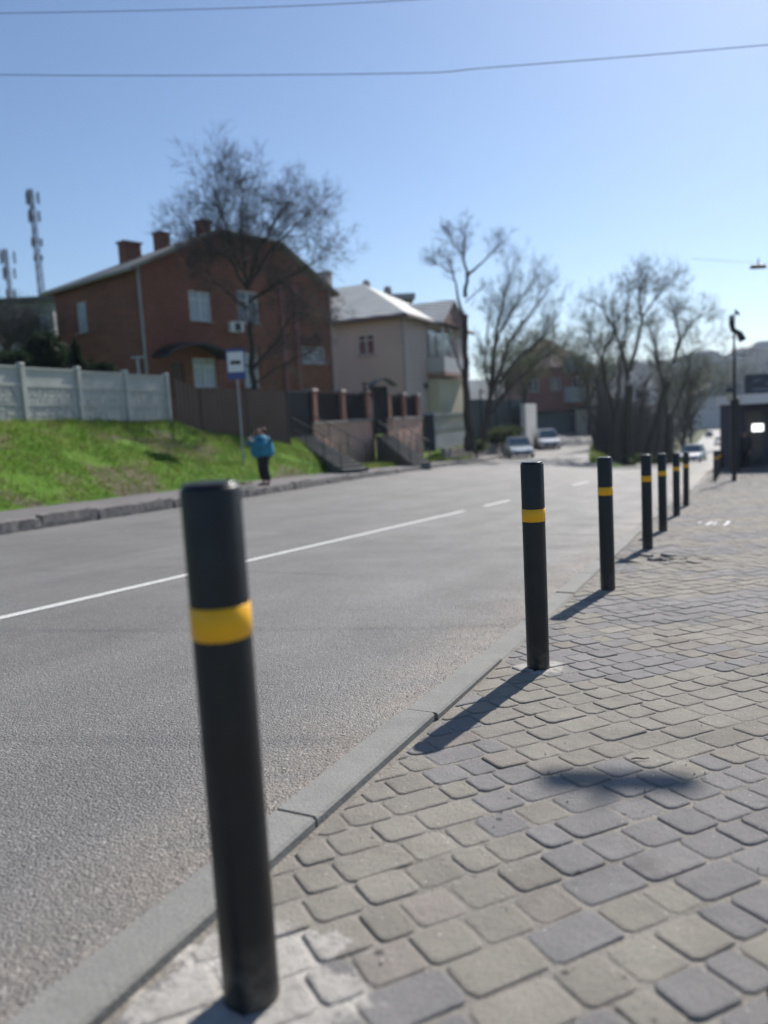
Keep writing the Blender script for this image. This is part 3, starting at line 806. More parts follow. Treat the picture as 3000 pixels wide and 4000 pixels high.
def window(root, fr, o, glass, mull=1, framem=None, trans=False, name='window', depth=.10):
    A, d, n = fr; u0, u1, a, c = o; rz = math.atan2(d.y, d.x); f = .07
    def bx(b, ua, ub, za, zb, off, th): 
        p = A + d * ((ua + ub) / 2) - n * off; b.box((p.x, p.y, (za + zb) / 2), (ub - ua, th, zb - za), rz)
    b = MB(); g = .004
    bx(b, u0 + g, u1 - g, c - f, c - g, depth, .06); bx(b, u0 + g, u1 - g, a + g, a + f, depth, .06)
    for ua in [u0 + g] + [u0 + (u1 - u0) * (i + 1) / (mull + 1) - f / 2 for i in range(mull)] + [u1 - f - g]:
        bx(b, ua, ua + f, a + f + .001, c - f - .001, depth, .06)
    if trans: bx(b, u0 + f + g, u1 - f - g, c - (c - a) * .3, c - (c - a) * .3 + .05, depth - .002, .05)
    w_ = b.build(name, framem or FRAMEW); attach(w_, root)
    b = MB(); bx(b, u0 + f / 2, u1 - f / 2, a + f / 2, c - f / 2, depth + .012, .012); pn = b.build('pane', glass); pn.parent = w_
    pn.matrix_parent_inverse = (Matrix.Translation(root.location)).inverted() @ Matrix.Identity(4)
    pn.matrix_parent_inverse = Matrix.Identity(4)
    b = MB(); bx(b, u0 - .06, u1 + .06, a - .06, a - .003, -.03, .12 + depth); sl_ = b.build('sill', CAPST); sl_.parent = w_
    return w_
def oprect(A, B, x0, y0, x1, y1):
    ua, za = onwall(A, B, x0, (y0 + y1) / 2); ub, _ = onwall(A, B, x1, (y0 + y1) / 2)
    _, zt = onwall(A, B, (x0 + x1) / 2, y0); _, zb = onwall(A, B, (x0 + x1) / 2, y1)
    return (min(ua, ub), max(ua, ub), zb, zt)

# ---------------------------------------------------------------- brick house
HA = Vector((-11.5, 36, 0)); hd = Vector((5, 6, 0)).normalized(); hn = Vector((-6, 5, 0)).normalized()
_q = P(557, 1440, 36); HA = Vector((_q.x, 36, 0)); LW = onwall(HA, HA + hd, 1300, 1400)[0]; HBp = HA + hd * LW; HW = onwall(HA, HA + hn, 222, 1260)[0]; print('house', LW, HW); HC = HA + hn * HW; HD = HBp + hn * HW
ZE = 7.55; ZB0 = -1.5
house = empty('brick_house', (HA.x, HA.y, ZB0), 'two-storey dark red brick house with three chimneys behind the bare tree', 'house')
ops = [oprect(HA, HBp, 740, 1137, 825, 1255), oprect(HA, HBp, 930, 1138, 1010, 1262), oprect(HA, HBp, 757, 1400, 845, 1512), oprect(HA, HBp, 955, 1378, 1012, 1512),
       oprect(HA, HBp, 672, 1415, 722, 1560), oprect(HA, HBp, 1180, 1355, 1270, 1420)]
b = MB(); fr = wall_face(b, HA, HBp, ZB0, ZE, ops)
apex = [(0, ZE), (4.7, 9.62), (8.9, 9.62), (LW, ZE)]
b.add([(HA + hd * u)[:2] + (z,) for u, z in apex], [(0, 1, 2, 3)][:0] + [(0, 3, 2, 1)])
opsL = [oprect(HC, HA, 300, 1178, 338, 1302)]
fr2 = wall_face(b, HC, HA, ZB0, ZE, opsL); wall_face(b, HBp, HD, ZB0, ZE); wall_face(b, HD, HC, ZB0, ZE)
attach(b.build('wall', BRICK), house)
for o, g, m_ in ((ops[0], CURT, 1), (ops[1], GLASS, 1), (ops[2], CURT, 1), (ops[3], CURT, 0), (ops[5], GLASS, 1)): window(house, fr, o, g, m_, trans=True)
window(house, fr2, opsL[0], CURT, 0)
b = MB(); A, d, n = fr; u0, u1, a, c = ops[4]; p = A + d * ((u0 + u1) / 2) - n * .1; b.box((p.x, p.y, (a + c) / 2), (u1 - u0 - .02, .06, c - a - .02), math.atan2(d.y, d.x))
attach(b.build('door', DOOR), house)
# jerkin-head roof with overhang
hout = -hn * .55
def rp(u, v, z): q = HA + hd * u + hn * v; return Vector((q.x, q.y, z))
ov = .45; zr = 10.55
E0 = rp(-ov, -ov, ZE - .2); E1 = rp(LW + ov, -ov, ZE - .2); E2 = rp(LW + ov, HW + ov, ZE - .2); E3 = rp(-ov, HW + ov, ZE - .2)
G0 = rp(4.7, -ov, 9.72); G1 = rp(8.9, -ov, 9.72); RF = rp(6.8, 2.0, zr); RB_ = rp(6.8, HW - 1.4, zr - .1)
def slab(b, polys, th=.16):
    for pl in polys:
        n = len(pl); nrm = (pl[1] - pl[0]).cross(pl[2] - pl[0]).normalized()
        if nrm.z < 0: pl = pl[::-1]; nrm = -nrm
        vs = list(pl) + [p - Vector((0, 0, th)) for p in pl]
        b.add(vs, [tuple(range(n)), tuple(range(2 * n - 1, n - 1, -1))] + [(i, i + n, (i + 1) % n + n, (i + 1) % n) for i in range(n)])
b = MB(); slab(b, [[E0, G0, RF, RB_, E3], [E1, E2, RB_, RF, G1], [G0, G1, RF], [E3, RB_, E2]])
rf_ = attach(b.build('roof', ROOFB), house)
for (x0, x1, y0, y1, d_) in ((472, 545, 952, 1040, 40.5), (610, 656, 915, 1000, 41.0), (775, 815, 868, 960, 41.5)):
    a = P(x0, y1, d_); c = P(x1, y0, d_); b = MB(); wd = c.x - a.x
    b.box(((a.x + c.x) / 2, d_, (a.z + c.z) / 2 - .3), (wd * .9, .6, c.z - a.z + .6), R(50)); b.box(((a.x + c.x) / 2, d_, c.z + .04), (wd * 1.05, .75, .09), R(50))
    ch = b.build('chimney', BRICK); ch.parent = rf_; ch.matrix_parent_inverse = Matrix.Identity(4)
b = MB(); q = HA - hn * .12 + hd * .12; b.tube([(q.x, q.y, ZE - .1), (q.x, q.y, -1.4)], .075, 8); q = HBp - hn * .12 - hd * .1
attach(b.build('downpipe', PIPE), house)
b = MB(); b.tube([(q.x, q.y, ZE - .1), (q.x, q.y, -1.4)], .06, 8); attach(b.build('downpipe', PIPE), house)
b = MB(); b.tube([E3 + Vector((0, 0, -.1)), E0 + Vector((0, 0, -.1))], .09, 8); attach(b.build('gutter', PIPE), house)
# pilaster and string course
for px_ in (1098, 1150):
    u, _ = onwall(HA, HBp, px_, 1200); q = HA + hd * u - hn * .06; b = MB(); b.box((q.x, q.y, 3.6), (.32, .12, 8.0), math.atan2(hd.y, hd.x)); attach(b.build('pilaster', BRICK2), house)
# curved entrance canopy
u0, zc0 = onwall(HA, HBp, 592, 1375); u1, _ = onwall(HA, HBp, 855, 1375); b = MB(); n_ = 12
for i in range(n_):
    ua, ub = u0 + (u1 - u0) * i / n_, u0 + (u1 - u0) * (i + 1) / n_; f = lambda u: .65 * math.sin(math.pi * (u - u0) / (u1 - u0)) ** .7
    for za, zb in ((f(ua), f(ub)),):
        a0 = HA + hd * ua; a1 = HA + hd * ub; o0 = a0 - hn * 1.2; o1 = a1 - hn * 1.2; z = zc0 - .25
        slab(b, [[Vector((a0.x, a0.y, z + za + .1)), Vector((a1.x, a1.y, z + zb + .1)), Vector((o1.x, o1.y, z + zb)), Vector((o0.x, o0.y, z + za))]], .12)
attach(b.build('entrance_canopy', DARKM), house)
b = MB(); u, z = onwall(HA, HBp, 912, 1280); q = HA + hd * u - hn * .2; b.box((q.x, q.y, z), (.8, .32, .52), math.atan2(hd.y, hd.x)); ac = attach(b.build('air_conditioner', WHITE, bevel=.02), house)
b = MB(); q2 = q - hn * .165; b.box((q2.x, q2.y, z), (.4, .02, .4), math.atan2(hd.y, hd.x)); fn = b.build('fan_grille', DARKM); fn.parent = ac; fn.matrix_parent_inverse = Matrix.Identity(4)

# ---------------------------------------------------------------- beige house
_q = P(1573, 1400, 55); C0 = Vector((_q.x, 55, 0)); print('C0', C0); cl_ = Vector((-.918, .396, 0)); cr = Vector((.396, .918, 0)); cn = Vector((.918, -.396, 0))
C1 = C0 + cl_ * 14; C2 = C0 + cr * 15; C3 = C1 + cr * 15; ZC = 7.05
beige = empty('beige_house', (C0.x, C0.y, -3), 'beige plastered two-storey house with light corrugated roof and an upper balcony', 'house')
b = MB(); opb = [oprect(C1, C0, 1397, 1306, 1463, 1387), oprect(C1, C0, 1408, 1488, 1465, 1560)]
frb = wall_face(b, C1, C0, -3, ZC, opb); opr = [oprect(C0, C2, 1655, 1492, 1680, 1520)]
frr = wall_face(b, C0, C2, -3, ZC, opr); wall_face(b, C2, C3, -3, ZC); wall_face(b, C3, C1, -3, ZC)
attach(b.build('wall', STUC), beige)
window(beige, frb, opb[0], GLASS, 1, trans=True); window(beige, frb, opb[1], GLASS, 1, trans=True); window(beige, frr, opr[0], GLASS, 0)
# strip of pale stucco on the street wall
def cp(u, v, z): q = C0 + cl_ * u + cr * v; return Vector((q.x, q.y, z))
o_ = .7; e = [cp(-o_, -o_, ZC + .1), cp(14 + o_, -o_, ZC + .1), cp(14 + o_, 15 + o_, ZC + .1), cp(-o_, 15 + o_, ZC + .1)]
r0 = cp(6.0, 7.5, 10.9); r1 = cp(8.5, 7.5, 10.9)
b = MB(); slab(b, [[e[0], e[1], r1, r0], [e[1], e[2], r1], [e[2], e[3], r0, r1], [e[3], e[0], r0]], .14)
rfb = attach(b.build('roof', ROOFL), beige)
b = MB(); 
for a, c in ((e[0], e[1]), (e[0], e[3])): b.tube([a - Vector((0, 0, .2)), c - Vector((0, 0, .2))], .13, 6)
attach(b.build('gutter', mat('brown_gutter', (.12, .075, .065), .6)), beige)
b = MB(); q = C0 + cn * .1; b.tube([(q.x, q.y, ZC - .1), (q.x, q.y, -2.8)], .08, 8); attach(b.build('downpipe', PIPE), beige)
a = P(1238, 1120, 60); c = P(1288, 1068, 60); b = MB(); b.box(((a.x + c.x) / 2, 60.5, (a.z + c.z) / 2 - .6), (1.0, .9, c.z - a.z + 1.3), R(-20)); b.box(((a.x + c.x) / 2, 60.5, c.z + .1), (1.15, 1.0, .14), R(-20))
ch = b.build('chimney', CAPST); ch.parent = rfb; ch.matrix_parent_inverse = Matrix.Identity(4)
# projecting bay with gable, glazed balcony and slab
def bp_(v, out, z): q = C0 + cr * v + cn * out; return Vector((q.x, q.y, z))
K0, K1 = 5.0, 11.0
_, zs1 = onwall(C0 + cn, C2 + cn, 1730, 1452); zs1 = zs1; 
b = MB(); b.prism([bp_(K0, .02, 0)[:2], bp_(K0 + .0, .9, 0)[:2], bp_(K1, .9, 0)[:2], bp_(K1, .02, 0)[:2]][::-1], -3, zs1 - .5); attach(b.build('bay_wall', STUCW), beige)
b = MB(); b.prism([bp_(K0 - .1, .02, 0)[:2], bp_(K0 - .1, 1.5, 0)[:2], bp_(K1 + .2, 1.5, 0)[:2], bp_(K1 + .2, .02, 0)[:2]][::-1], zs1 - .35, zs1 - .05)
bal = attach(b.build('balcony', mat('pinkish_slab', (.36, .22, .18), .8)), beige)
b = MB(); b.prism([bp_(K0, 1.35, 0)[:2], bp_(K0, 1.42, 0)[:2], bp_(K1, 1.42, 0)[:2], bp_(K1, 1.35, 0)[:2]][::-1], zs1 - .04, zs1 + 1.1)
b.prism([bp_(K0 - .0, .03, 0)[:2], bp_(K0, 1.34, 0)[:2], bp_(K0 + .07, 1.34, 0)[:2], bp_(K0 + .07, .03, 0)[:2]][::-1], zs1 - .04, zs1 + 1.1)
pr = b.build('parapet', mat('pale_parapet', (.5, .5, .5), .7)); pr.parent = bal; pr.matrix_parent_inverse = Matrix.Identity(4)
for v in (K0 + .05, K0 + 2, K0 + 4, K1 - .05):
    b = MB(); q = bp_(v, 1.38, 0); b.box((q.x, q.y, zs1 + 2.2), (.12, .12, 2.2), 0)
    pr = b.build('balcony_post', WHITE); pr.parent = bal; pr.matrix_parent_inverse = Matrix.Identity(4)
b = MB(); b.prism([bp_(K0 + .3, .03, 0)[:2], bp_(K0 + .3, .08, 0)[:2], bp_(K1 - .3, .08, 0)[:2], bp_(K1 - .3, .03, 0)[:2]][::-1], zs1 + .1, ZC - .4); attach(b.build('balcony_door', GLASS), beige)
zg = ZC - .1; g0 = bp_(K0 - .2, 1.5, zg); g1 = bp_(K1 + .3, 1.5, zg); ga = bp_((K0 + K1) / 2, 1.5, zg + 2.0); h0 = bp_(K0 - .2, -3, zg); h1 = bp_(K1 + .3, -3, zg); ha = bp_((K0 + K1) / 2, -4.5, zg + 2.0)
b = MB(); slab(b, [[g0, ga, ha, h0], [g1, h1, ha, ga]], .12); attach(b.build('bay_roof', ROOFL), beige)
b = MB(); q = [bp_(K0, 1.35, zg), bp_(K1, 1.35, zg), bp_((K0 + K1) / 2, 1.35, zg + 1.75)]; q2 = [bp_(K0, 1.2, zg), bp_(K1, 1.2, zg), bp_((K0 + K1) / 2, 1.2, zg + 1.75)]
b.add(q + q2, [(0, 1, 2), (5, 4, 3), (0, 3, 4, 1), (1, 4, 5, 2), (2, 5, 3, 0)]); attach(b.build('gable', mat('brown_gable_boards', (.2, .11, .09), .8)), beige)

# flat-roofed building behind with two chimneys
bb = empty('flat_roofed_house', (P(1530, 1300, 80).x, 80, -3), 'grey flat-roofed building with two chimneys rising behind the beige house', 'building')
x0 = P(1405, 1200, 80).x; x1 = P(1600, 1200, 80).x; zt = P(1530, 1160, 80).z
b = MB(); b.box(((x0 + x1) / 2, 84, zt / 2 - 2), (x1 - x0, 8, zt + 2), R(3)); attach(b.build('wall', mat('grey_render', (.3, .3, .32), .9, noise=(.4, (.24, .24, .26), 4, .3, .7))), bb)
b = MB(); b.box(((x0 + x1) / 2, 84, zt + .0), (x1 - x0 + .8, 8.8, .5), R(3)); rr_ = attach(b.build('roof', mat('grey_parapet', (.2, .21, .24), .8)), bb)
for xa, xb, y0 in ((1414, 1446, 1103), (1500, 1530, 1127)):
    a = P(xa, y0, 82); c = P(xb, y0, 82); b = MB(); zz = zt + .2; b.box(((a.x + c.x) / 2, 83, (a.z + zz) / 2), ((c.x - a.x) * .95, .9, a.z - zz)); b.lathe([(.45, 0), (.3, .3), (.1, .4)], ((a.x + c.x) / 2, 83, a.z), 12)
    ch = b.build('chimney', CAPST); ch.parent = rr_; ch.matrix_parent_inverse = Matrix.Identity(4)

# ---------------------------------------------------------------- retaining walls, gates, stairs
def facade_wall(name, pxs, ds, capy, basez, label, piers, infill, group=None):
    A = wallpts(pxs[0], ds[0]); B = wallpts(pxs[1], ds[1]); d = (B - A).normalized(); n = Vector((d.y, -d.x, 0)); rz = math.atan2(d.y, d.x)
    zt = P((pxs[0] + pxs[1]) / 2, capy, (ds[0] + ds[1]) / 2).z
    root = empty(name, (A.x, A.y, basez), label, 'garden wall', group)
    b = MB(); th = .35; L = (B - A).length; c = (A + B) / 2 - n * th / 2
    b.box((c.x, c.y, (zt + basez) / 2), (L, th, zt - basez), rz); attach(b.build('plinth', PINK), root)
    b = MB(); b.box((c.x, c.y, zt + .06), (L + .12, th + .16, .12), rz); attach(b.build('coping', CAPST, bevel=.01), root)
    hs = []
    for px_, ytop in piers:
        u, _ = onwall(A, B, px_, 1600); q = A + d * u - n * th / 2; _, z1 = onwall(A, B, px_, ytop)
        b = MB(); b.box((q.x, q.y, (zt + .125 + z1) / 2), (.36, .36, z1 - zt - .125), rz); pr = attach(b.build('pier', PIER), root)
        b = MB(); b.box((q.x, q.y, z1 + .05), (.5, .5, .1), rz, .75); cp_ = b.build('pier_cap', CAPST); cp_.parent = pr; cp_.matrix_parent_inverse = Matrix.Identity(4); hs.append((u, z1))
    for (ua, za), (ub, zb) in zip(hs, hs[1:]):
        b = MB(); um = (ua + ub) / 2; q = A + d * um - n * th / 2
        b.box((q.x, q.y, (zt + .18 + min(za, zb) - .1) / 2), (ub - ua - .38, .03, min(za, zb) - .1 - zt - .18), rz)
        u = ua + .25
        while u < ub - .2: 
            q = A + d * u - n * (th / 2 - .03); b.box((q.x, q.y, (zt + .15 + min(za, zb)) / 2), (.025, .025, min(za, zb) - zt - .15), rz); u += .13
        attach(b.build('iron_panel', IRON), root)
    return A, B, d, n, zt
w1 = facade_wall('garden_wall', (1222, 1458), (34.6, 40.2), 1652, -2.6, 'pink plastered retaining wall with brick piers behind the left stair', [(1234, 1527), (1345, 1530), (1441, 1533)], 1, 'pink garden walls with dark iron infill')
w2 = facade_wall('garden_wall', (1513, 1646), (40.5, 45.0), 1638, -3.2, 'narrower pink retaining wall with three brick piers behind the right stair', [(1524, 1537), (1582, 1541), (1637, 1545)], 1, 'pink garden walls with dark iron infill')
def gate(name, px0, px1, d0, d1, ytop, z0, label, arch=False):
    A = wallpts(px0, d0); B = wallpts(px1, d1); d = (B - A).normalized(); rz = math.atan2(d.y, d.x); L = (B - A).length; c = (A + B) / 2
    zt = P((px0 + px1) / 2, ytop, (d0 + d1) / 2).z; root = empty(name, (c.x, c.y, z0), label, 'gate', 'black iron garden gates')
    b = MB(); b.box((c.x, c.y, (z0 + zt) / 2), (L, .03, zt - z0 - .1), rz)
    u = .05
    while u < L: q = A + d * u; b.box((q.x, q.y - .03, (z0 + zt) / 2), (.025, .025, zt - z0), rz); u += .12
    attach(b.build('leaf', IRON), root)
    b = MB(); b.box((c.x, c.y - .02, zt), (L + .1, .08, .08), rz)
    for q in (A, B): b.box((q.x, q.y - .02, (z0 + zt) / 2), (.09, .09, zt - z0), rz)
    attach(b.build('frame', DARKM), root)
    if arch:
        b = MB()
        for i in range(8):
            a0, a1 = i / 8, (i + 1) / 8; f = lambda a_: .35 * math.sin(math.pi * a_)
            p0 = A + (B - A) * (a0 * 1.8 - .4); p1 = A + (B - A) * (a1 * 1.8 - .4); o_ = Vector((.3, -.9, 0))
            slab(b, [[Vector((p0.x, p0.y, zt + .1 + f(a0))), Vector((p1.x, p1.y, zt + .1 + f(a1))), Vector((p1.x + o_.x, p1.y + o_.y, zt + .05 + f(a1))), Vector((p0.x + o_.x, p0.y + o_.y, zt + .05 + f(a0)))]], .06)
        attach(b.build('hood', DARKM), root)
gate('iron_gate', 1124, 1218, 33.0, 34.8, 1530, -.75, 'black iron gate at the top of the left stair beside the brown fence')
gate('iron_gate', 1462, 1512, 40.0, 40.6, 1512, -.85, 'narrow black iron gate under an arched hood between the two pink walls', True)
def stairs(px_t, py_t, dt_, px_b, py_b, n, width, label, rails=True):
    T = P(px_t, py_t, dt_); s_, t_ = st(T.x, T.y)
    # run straight out from the gate towards the road
    rb = ray(px_b, py_b); 
    best = None
    for q in range(200):
        dd = 26 + q * .12; p = rb * (dd / rb.y); e = abs(p.z - (zk(st(p.x, p.y)[0]) + .12))
        if best is None or e < best[0]: best = (e, p)
    Bp = best[1]; dir_ = Vector((Bp.x - T.x, Bp.y - T.y, 0)); L = dir_.length; dir_.normalize(); side = Vector((dir_.y, -dir_.x, 0))
    if side.y > 0: side = -side          # towards the camera
    root = empty('stair', (Bp.x, Bp.y, Bp.z), label, 'stairs', 'outdoor stairs up to the garden gates')
    b = MB(); H = T.z - Bp.z; rz = math.atan2(dir_.y, dir_.x)
    for i in range(n):
        c = Vector((T.x, T.y, 0)) + dir_ * (L * (i + .5) / n) - side * width / 2; z1 = T.z - H * i / n
        b.box((c.x, c.y, z1 / 2 - 1.75), (L / n - .002 * 0 + .0, width, z1 + 3.5), rz)
        b.box((c.x, c.y, z1 + .018), (L / n + .03, width + .04, .035), rz)
    attach(b.build('steps', STEP), root)
    if rails:
        for k_, sd in ((0, .0), (1, -width)):
            o0 = Vector((T.x, T.y, T.z)) + side * sd + side * (.03 if k_ == 0 else -.03); o1 = o0 + dir_ * L * .97; o1.z = Bp.z + .15
            b = MB(); b.tube([o0 + Vector((0, 0, .95)), o1 + Vector((0, 0, .9))], .025, 6); b.tube([o0 + Vector((0, 0, .5)), o1 + Vector((0, 0, .45))], .015, 6)
            for f in (0, .35, .7, 1): q = o0.lerp(o1, f); b.tube([q - Vector((0, 0, .2)), q + Vector((0, 0, .95 - .05 * f))], .022, 6)
            attach(b.build('handrail', DARKM), root)
    return T, Bp
stairs(1140, 1712, 33.6, 1345, 1850, 11, .95, 'long concrete stair with dark handrail descending beside the brown fence')
stairs(1468, 1706, 40.2, 1612, 1822, 11, .85, 'second concrete stair with a solid side below the arched gate')

# balustrade fence and dark cabinet near the beige house
A = wallpts(1688, 47.5); B = wallpts(1822, 53); d = (B - A).normalized(); rz = math.atan2(d.y, d.x); L = (B - A).length; zb = P(1755, 1700, 50).z; zt = P(1755, 1612, 50).z
bl = empty('balustrade', (A.x, A.y, zb), 'grey concrete balustrade fence in front of the beige house', 'balustrade')
b = MB(); c = (A + B) / 2; b.box((c.x, c.y, zt - .06), (L, .2, .12), rz); attach(b.build('top_rail', CONC), bl)
b = MB(); b.box((c.x, c.y, zb - .3), (L, .25, .9), rz); attach(b.build('base', CONC), bl)
n_ = 14
for i in range(n_):
    q = A + d * (L * (i + .5) / n_); b = MB(); h = zt - .12 - zb - .15
    b.lathe([(.06, 0), (.11, h * .2), (.12, h * .35), (.05, h * .6), (.07, h * .85), (.08, h)], (q.x, q.y, zb + .15), 8); attach(b.build('baluster', CONC, smooth=True), bl)
b = MB(); a = wallpts(1669, 46); zz = P(1669, 1620, 46).z; z0 = P(1669, 1765, 46).z
cab = empty('metal_cabinet', (a.x, a.y, z0), 'tall dark metal cabinet between the right pink wall and the balustrade', 'cabinet')
b.box((a.x, a.y, (zz + z0) / 2), (.62, .5, zz - z0), R(20)); attach(b.build('body', DARKM, bevel=.02), cab)
b = MB(); b.box((a.x, a.y, zz + .06), (.74, .62, .1), R(20), .8); attach(b.build('lid', ZINC), cab)

# stone retaining edge by the parked cars
b = MB(); pts = [(44.5, 1.95), (47, 1.9), (50, 1.7), (54, 1.3), (58, .9), (62, .6)]
rn = random.Random(5)
for (s0, o0), (s1, o1) in zip(pts, pts[1:]):
    for q in range(4):
        for hrow in range(3):
            f0, f1 = q / 4, (q + 1) / 4; s = s0 + (s1 - s0) * (f0 + f1) / 2; t = Tk(s) + o0 + (o1 - o0) * f0 + .2; x, y = xy(s, t)
            b.box((x, y, zk(s) + .2 + hrow * .28), ((s1 - s0) / 4 * rn.uniform(.85, .98), .3, .26), math.atan2(CA, SA) + rn.gauss(0, .05), .93)
rw_ = b.build('stone_wall', kerb_mat('rough_stone', (.2, .18, .165), (.33, .30, .28), 1)); tag(rw_, 'low rough stone retaining wall beside the parked silver car', 'stone wall')

# ---------------------------------------------------------------- background buildings
def simple_building(name, px0, px1, ytop, d, depth, z0, m, label, roofm=None, rz=0, cat='building', wins=None, roofh=0):
    x0, x1 = P(px0, 1500, d).x, P(px1, 1500, d).x; zt = P((px0 + px1) / 2, ytop, d).z
    root = empty(name, ((x0 + x1) / 2, d, z0), label, cat)
    b = MB(); fr = None
    A = Vector((x0, d, 0)); B = Vector((x1, d - (x1 - x0) * math.tan(-rz) , 0)); ops_ = []
    if wins:
        L = (B - A).length; nc, nr = wins
        for r in range(nr):
            for c in range(nc):
                u = L * (c + .5) / nc; z = z0 + (zt - z0) * (r + .55) / nr; ops_.append((u - .6, u + .6, z - .75, z + .75))
    fr = wall_face(b, A, B, z0, zt, ops_); C = B + Vector((0, depth, 0)); D = A + Vector((0, depth, 0))
    wall_face(b, B, C, z0, zt); wall_face(b, C, D, z0, zt); wall_face(b, D, A, z0, zt); attach(b.build('wall', m), root)
    for o in ops_: window(root, fr, o, GLASS, 1)
    b = MB(); o_ = .5
    if roofh:
        mid = (A + B) / 2; v = [Vector((A.x - o_, A.y - o_, zt)), Vector((B.x + o_, B.y - o_, zt)), Vector((C.x + o_, C.y + o_, zt)), Vector((D.x - o_, D.y + o_, zt))]
        r0 = Vector((A.x + depth * .4, A.y + depth / 2, zt + roofh)); r1 = Vector((B.x - depth * .4, A.y + depth / 2, zt + roofh))
        if r0.x > r1.x: r0 = r1 = (r0 + r1) / 2 
        if (r0 - r1).length < .01: slab(b, [[v[0], v[1], r0], [v[1], v[2], r0], [v[2], v[3], r0], [v[3], v[0], r0]])
        else: slab(b, [[v[0], v[1], r1, r0], [v[1], v[2], r1], [v[2], v[3], r0, r1], [v[3], v[0], r0]])
    else: b.prism([(A.x - o_, A.y - o_), (B.x + o_, B.y - o_), (C.x + o_, C.y + o_), (D.x - o_, D.y + o_)], zt + .003, zt + .35)
    attach(b.build('roof', roofm or ROOFB), root)
    return root, A, B, zt
GREYB = mat('grey_panels', (.26, .25, .25), .9, noise=(.3, (.2, .2, .21), 4, .3, .7))
simple_building('apartment_block', -260, 236, 1188, 62, 12, -1, GREYB, 'dull grey building behind the concrete fence, left of the brick house', roofm=mat('dark_flat_roof', (.07, .075, .09), .8), wins=(5, 3))
rb_, A, B, zt = simple_building('brick_building', 2040, 2300, 1435, 96, 14, -4, BRICK2, 'dull red brick building at the top of the side road behind the trees', roofm=mat('brown_roof', (.16, .09, .08), .8), wins=(3, 2), roofh=4.5)
b = MB(); x0, x1 = P(2212, 1500, 94.5).x, P(2290, 1500, 94.5).x
for k_, (y0, y1) in enumerate(((1390, 1450), (1510, 1570))):
    z1, z0 = P(2250, y0, 94.5).z, P(2250, y1, 94.5).z; b = MB(); b.box(((x0 + x1) / 2, 95.1, (z0 + z1) / 2), (x1 - x0, 1.6, z1 - z0)); attach(b.build('balcony', mat('pale_blue_balcony', (.33, .38, .42), .7)), rb_)
g_, A, B, zt = simple_building('garage', 2088, 2300, 1612, 88, 6, -4, mat('blue_grey_metal', (.085, .13, .17), .6, noise=(.4, (.065, .10, .14), 4, .3, .7)), 'low blue-grey garage below the red brick building at the end of the side road', roofm=DARKM)
b = MB(); x0, x1 = P(2225, 1650, 87.8).x, P(2295, 1650, 87.8).x; b.box(((x0 + x1) / 2, 87.85, P(2250, 1665, 88).z), (x1 - x0, .2, 2.6)); attach(b.build('door', mat('dark_blue_door', (.03, .055, .10), .5)), g_)
simple_building('white_kiosk', 2272, 2335, 1598, 84, 3, -4, mat('dirty_white', (.42, .42, .40), .8), 'small off-white kiosk standing right of the blue-grey garage', roofm=DARKM, cat='kiosk')
# fence of grey-green sheet and white block wall
A = wallpts(1815, 58); B = wallpts(2042, 66); sf = empty('green_fence', (A.x, A.y, -3), 'dull grey-green sheet fence behind the leaning tree', 'fence')
b = MB(); sheet(b, A, B, -3, P(1815, 1560, 58).z, -3, P(2042, 1560, 66).z, .08); attach(b.build('sheet_panel', mat('grey_green_sheet', (.075, .095, .085), .8, noise=(.5, (.05, .065, .06), 4, .3, .7))), sf)
for f in (0, .25, .5, .75, 1): q = A.lerp(B, f); b = MB(); b.box((q.x, q.y - .1, -1), (.12, .12, 5.6)); attach(b.build('post', DARKM), sf)
A = wallpts(2042, 63); B = wallpts(2086, 69); bw_ = MB(); z0 = P(2060, 1735, 65).z
for i in range(13):
    z = z0 - .3 + i * .32; n = (A - B).normalized(); c = (A + B) / 2
    if z > P(2060, 1575, 65).z: break
    bw_.box((c.x, c.y, z), ((B - A).length + (.0 if i % 2 else -.06), .4, .30), math.atan2((B - A).y, (B - A).x))
tag(bw_.build('block_wall', mat('white_blocks', (.55, .55, .53), .85, noise=(1, (.46, .46, .44), 4, .3, .7))), 'white block gatepost wall standing behind the two parked cars', 'wall')

# far houses on the hill and down the street
rn = random.Random(21)
HOUSEM = [mat('far_wall_pale', (.55, .53, .5), .9), mat('far_wall_ochre', (.4, .33, .24), .9), mat('far_wall_grey', (.33, .34, .36), .9)]
for i, (px_, d_, wid, hh, m_, lab) in enumerate([(2690, 560, 22, 9, 0, 'whitish far house on the hill, directly right of the tree clump'), (2745, 620, 26, 10, 2, 'grey far house on the hill, just left of the slim lamp post'),
        (2655, 480, 20, 8, 1, 'ochre far house on the hill seen through the tree clump'), (2835, 260, 26, 11, 0, 'pale building down the street, left of the dark pillar'), (2800, 330, 20, 9, 1, 'ochre building down the street behind the pale one'),
        (2925, 640, 30, 12, 2, 'grey far house high on the hill above the kiosk sign'), (2985, 520, 24, 14, 1, 'brownish far house on the hill at the right edge above the kiosk')]):
    q = P(px_, 1500, d_); z = zfar(q.x, q.y) if d_ > 380 else -9.5
    r = empty('far_house', (q.x, q.y, z - 2), lab, 'house', 'far houses beyond the street', rz=0)
    b = MB(); b.box((q.x, q.y, z + hh / 2 - 1), (wid, 12, hh + 2), R(rn.uniform(-25, 25))); attach(b.build('wall', HOUSEM[m_]), r)
    b = MB(); b.box((q.x, q.y, z + hh + 2), (wid * 1.05, 13, 4), R(0), .45); attach(b.build('roof', ROOFB), r)

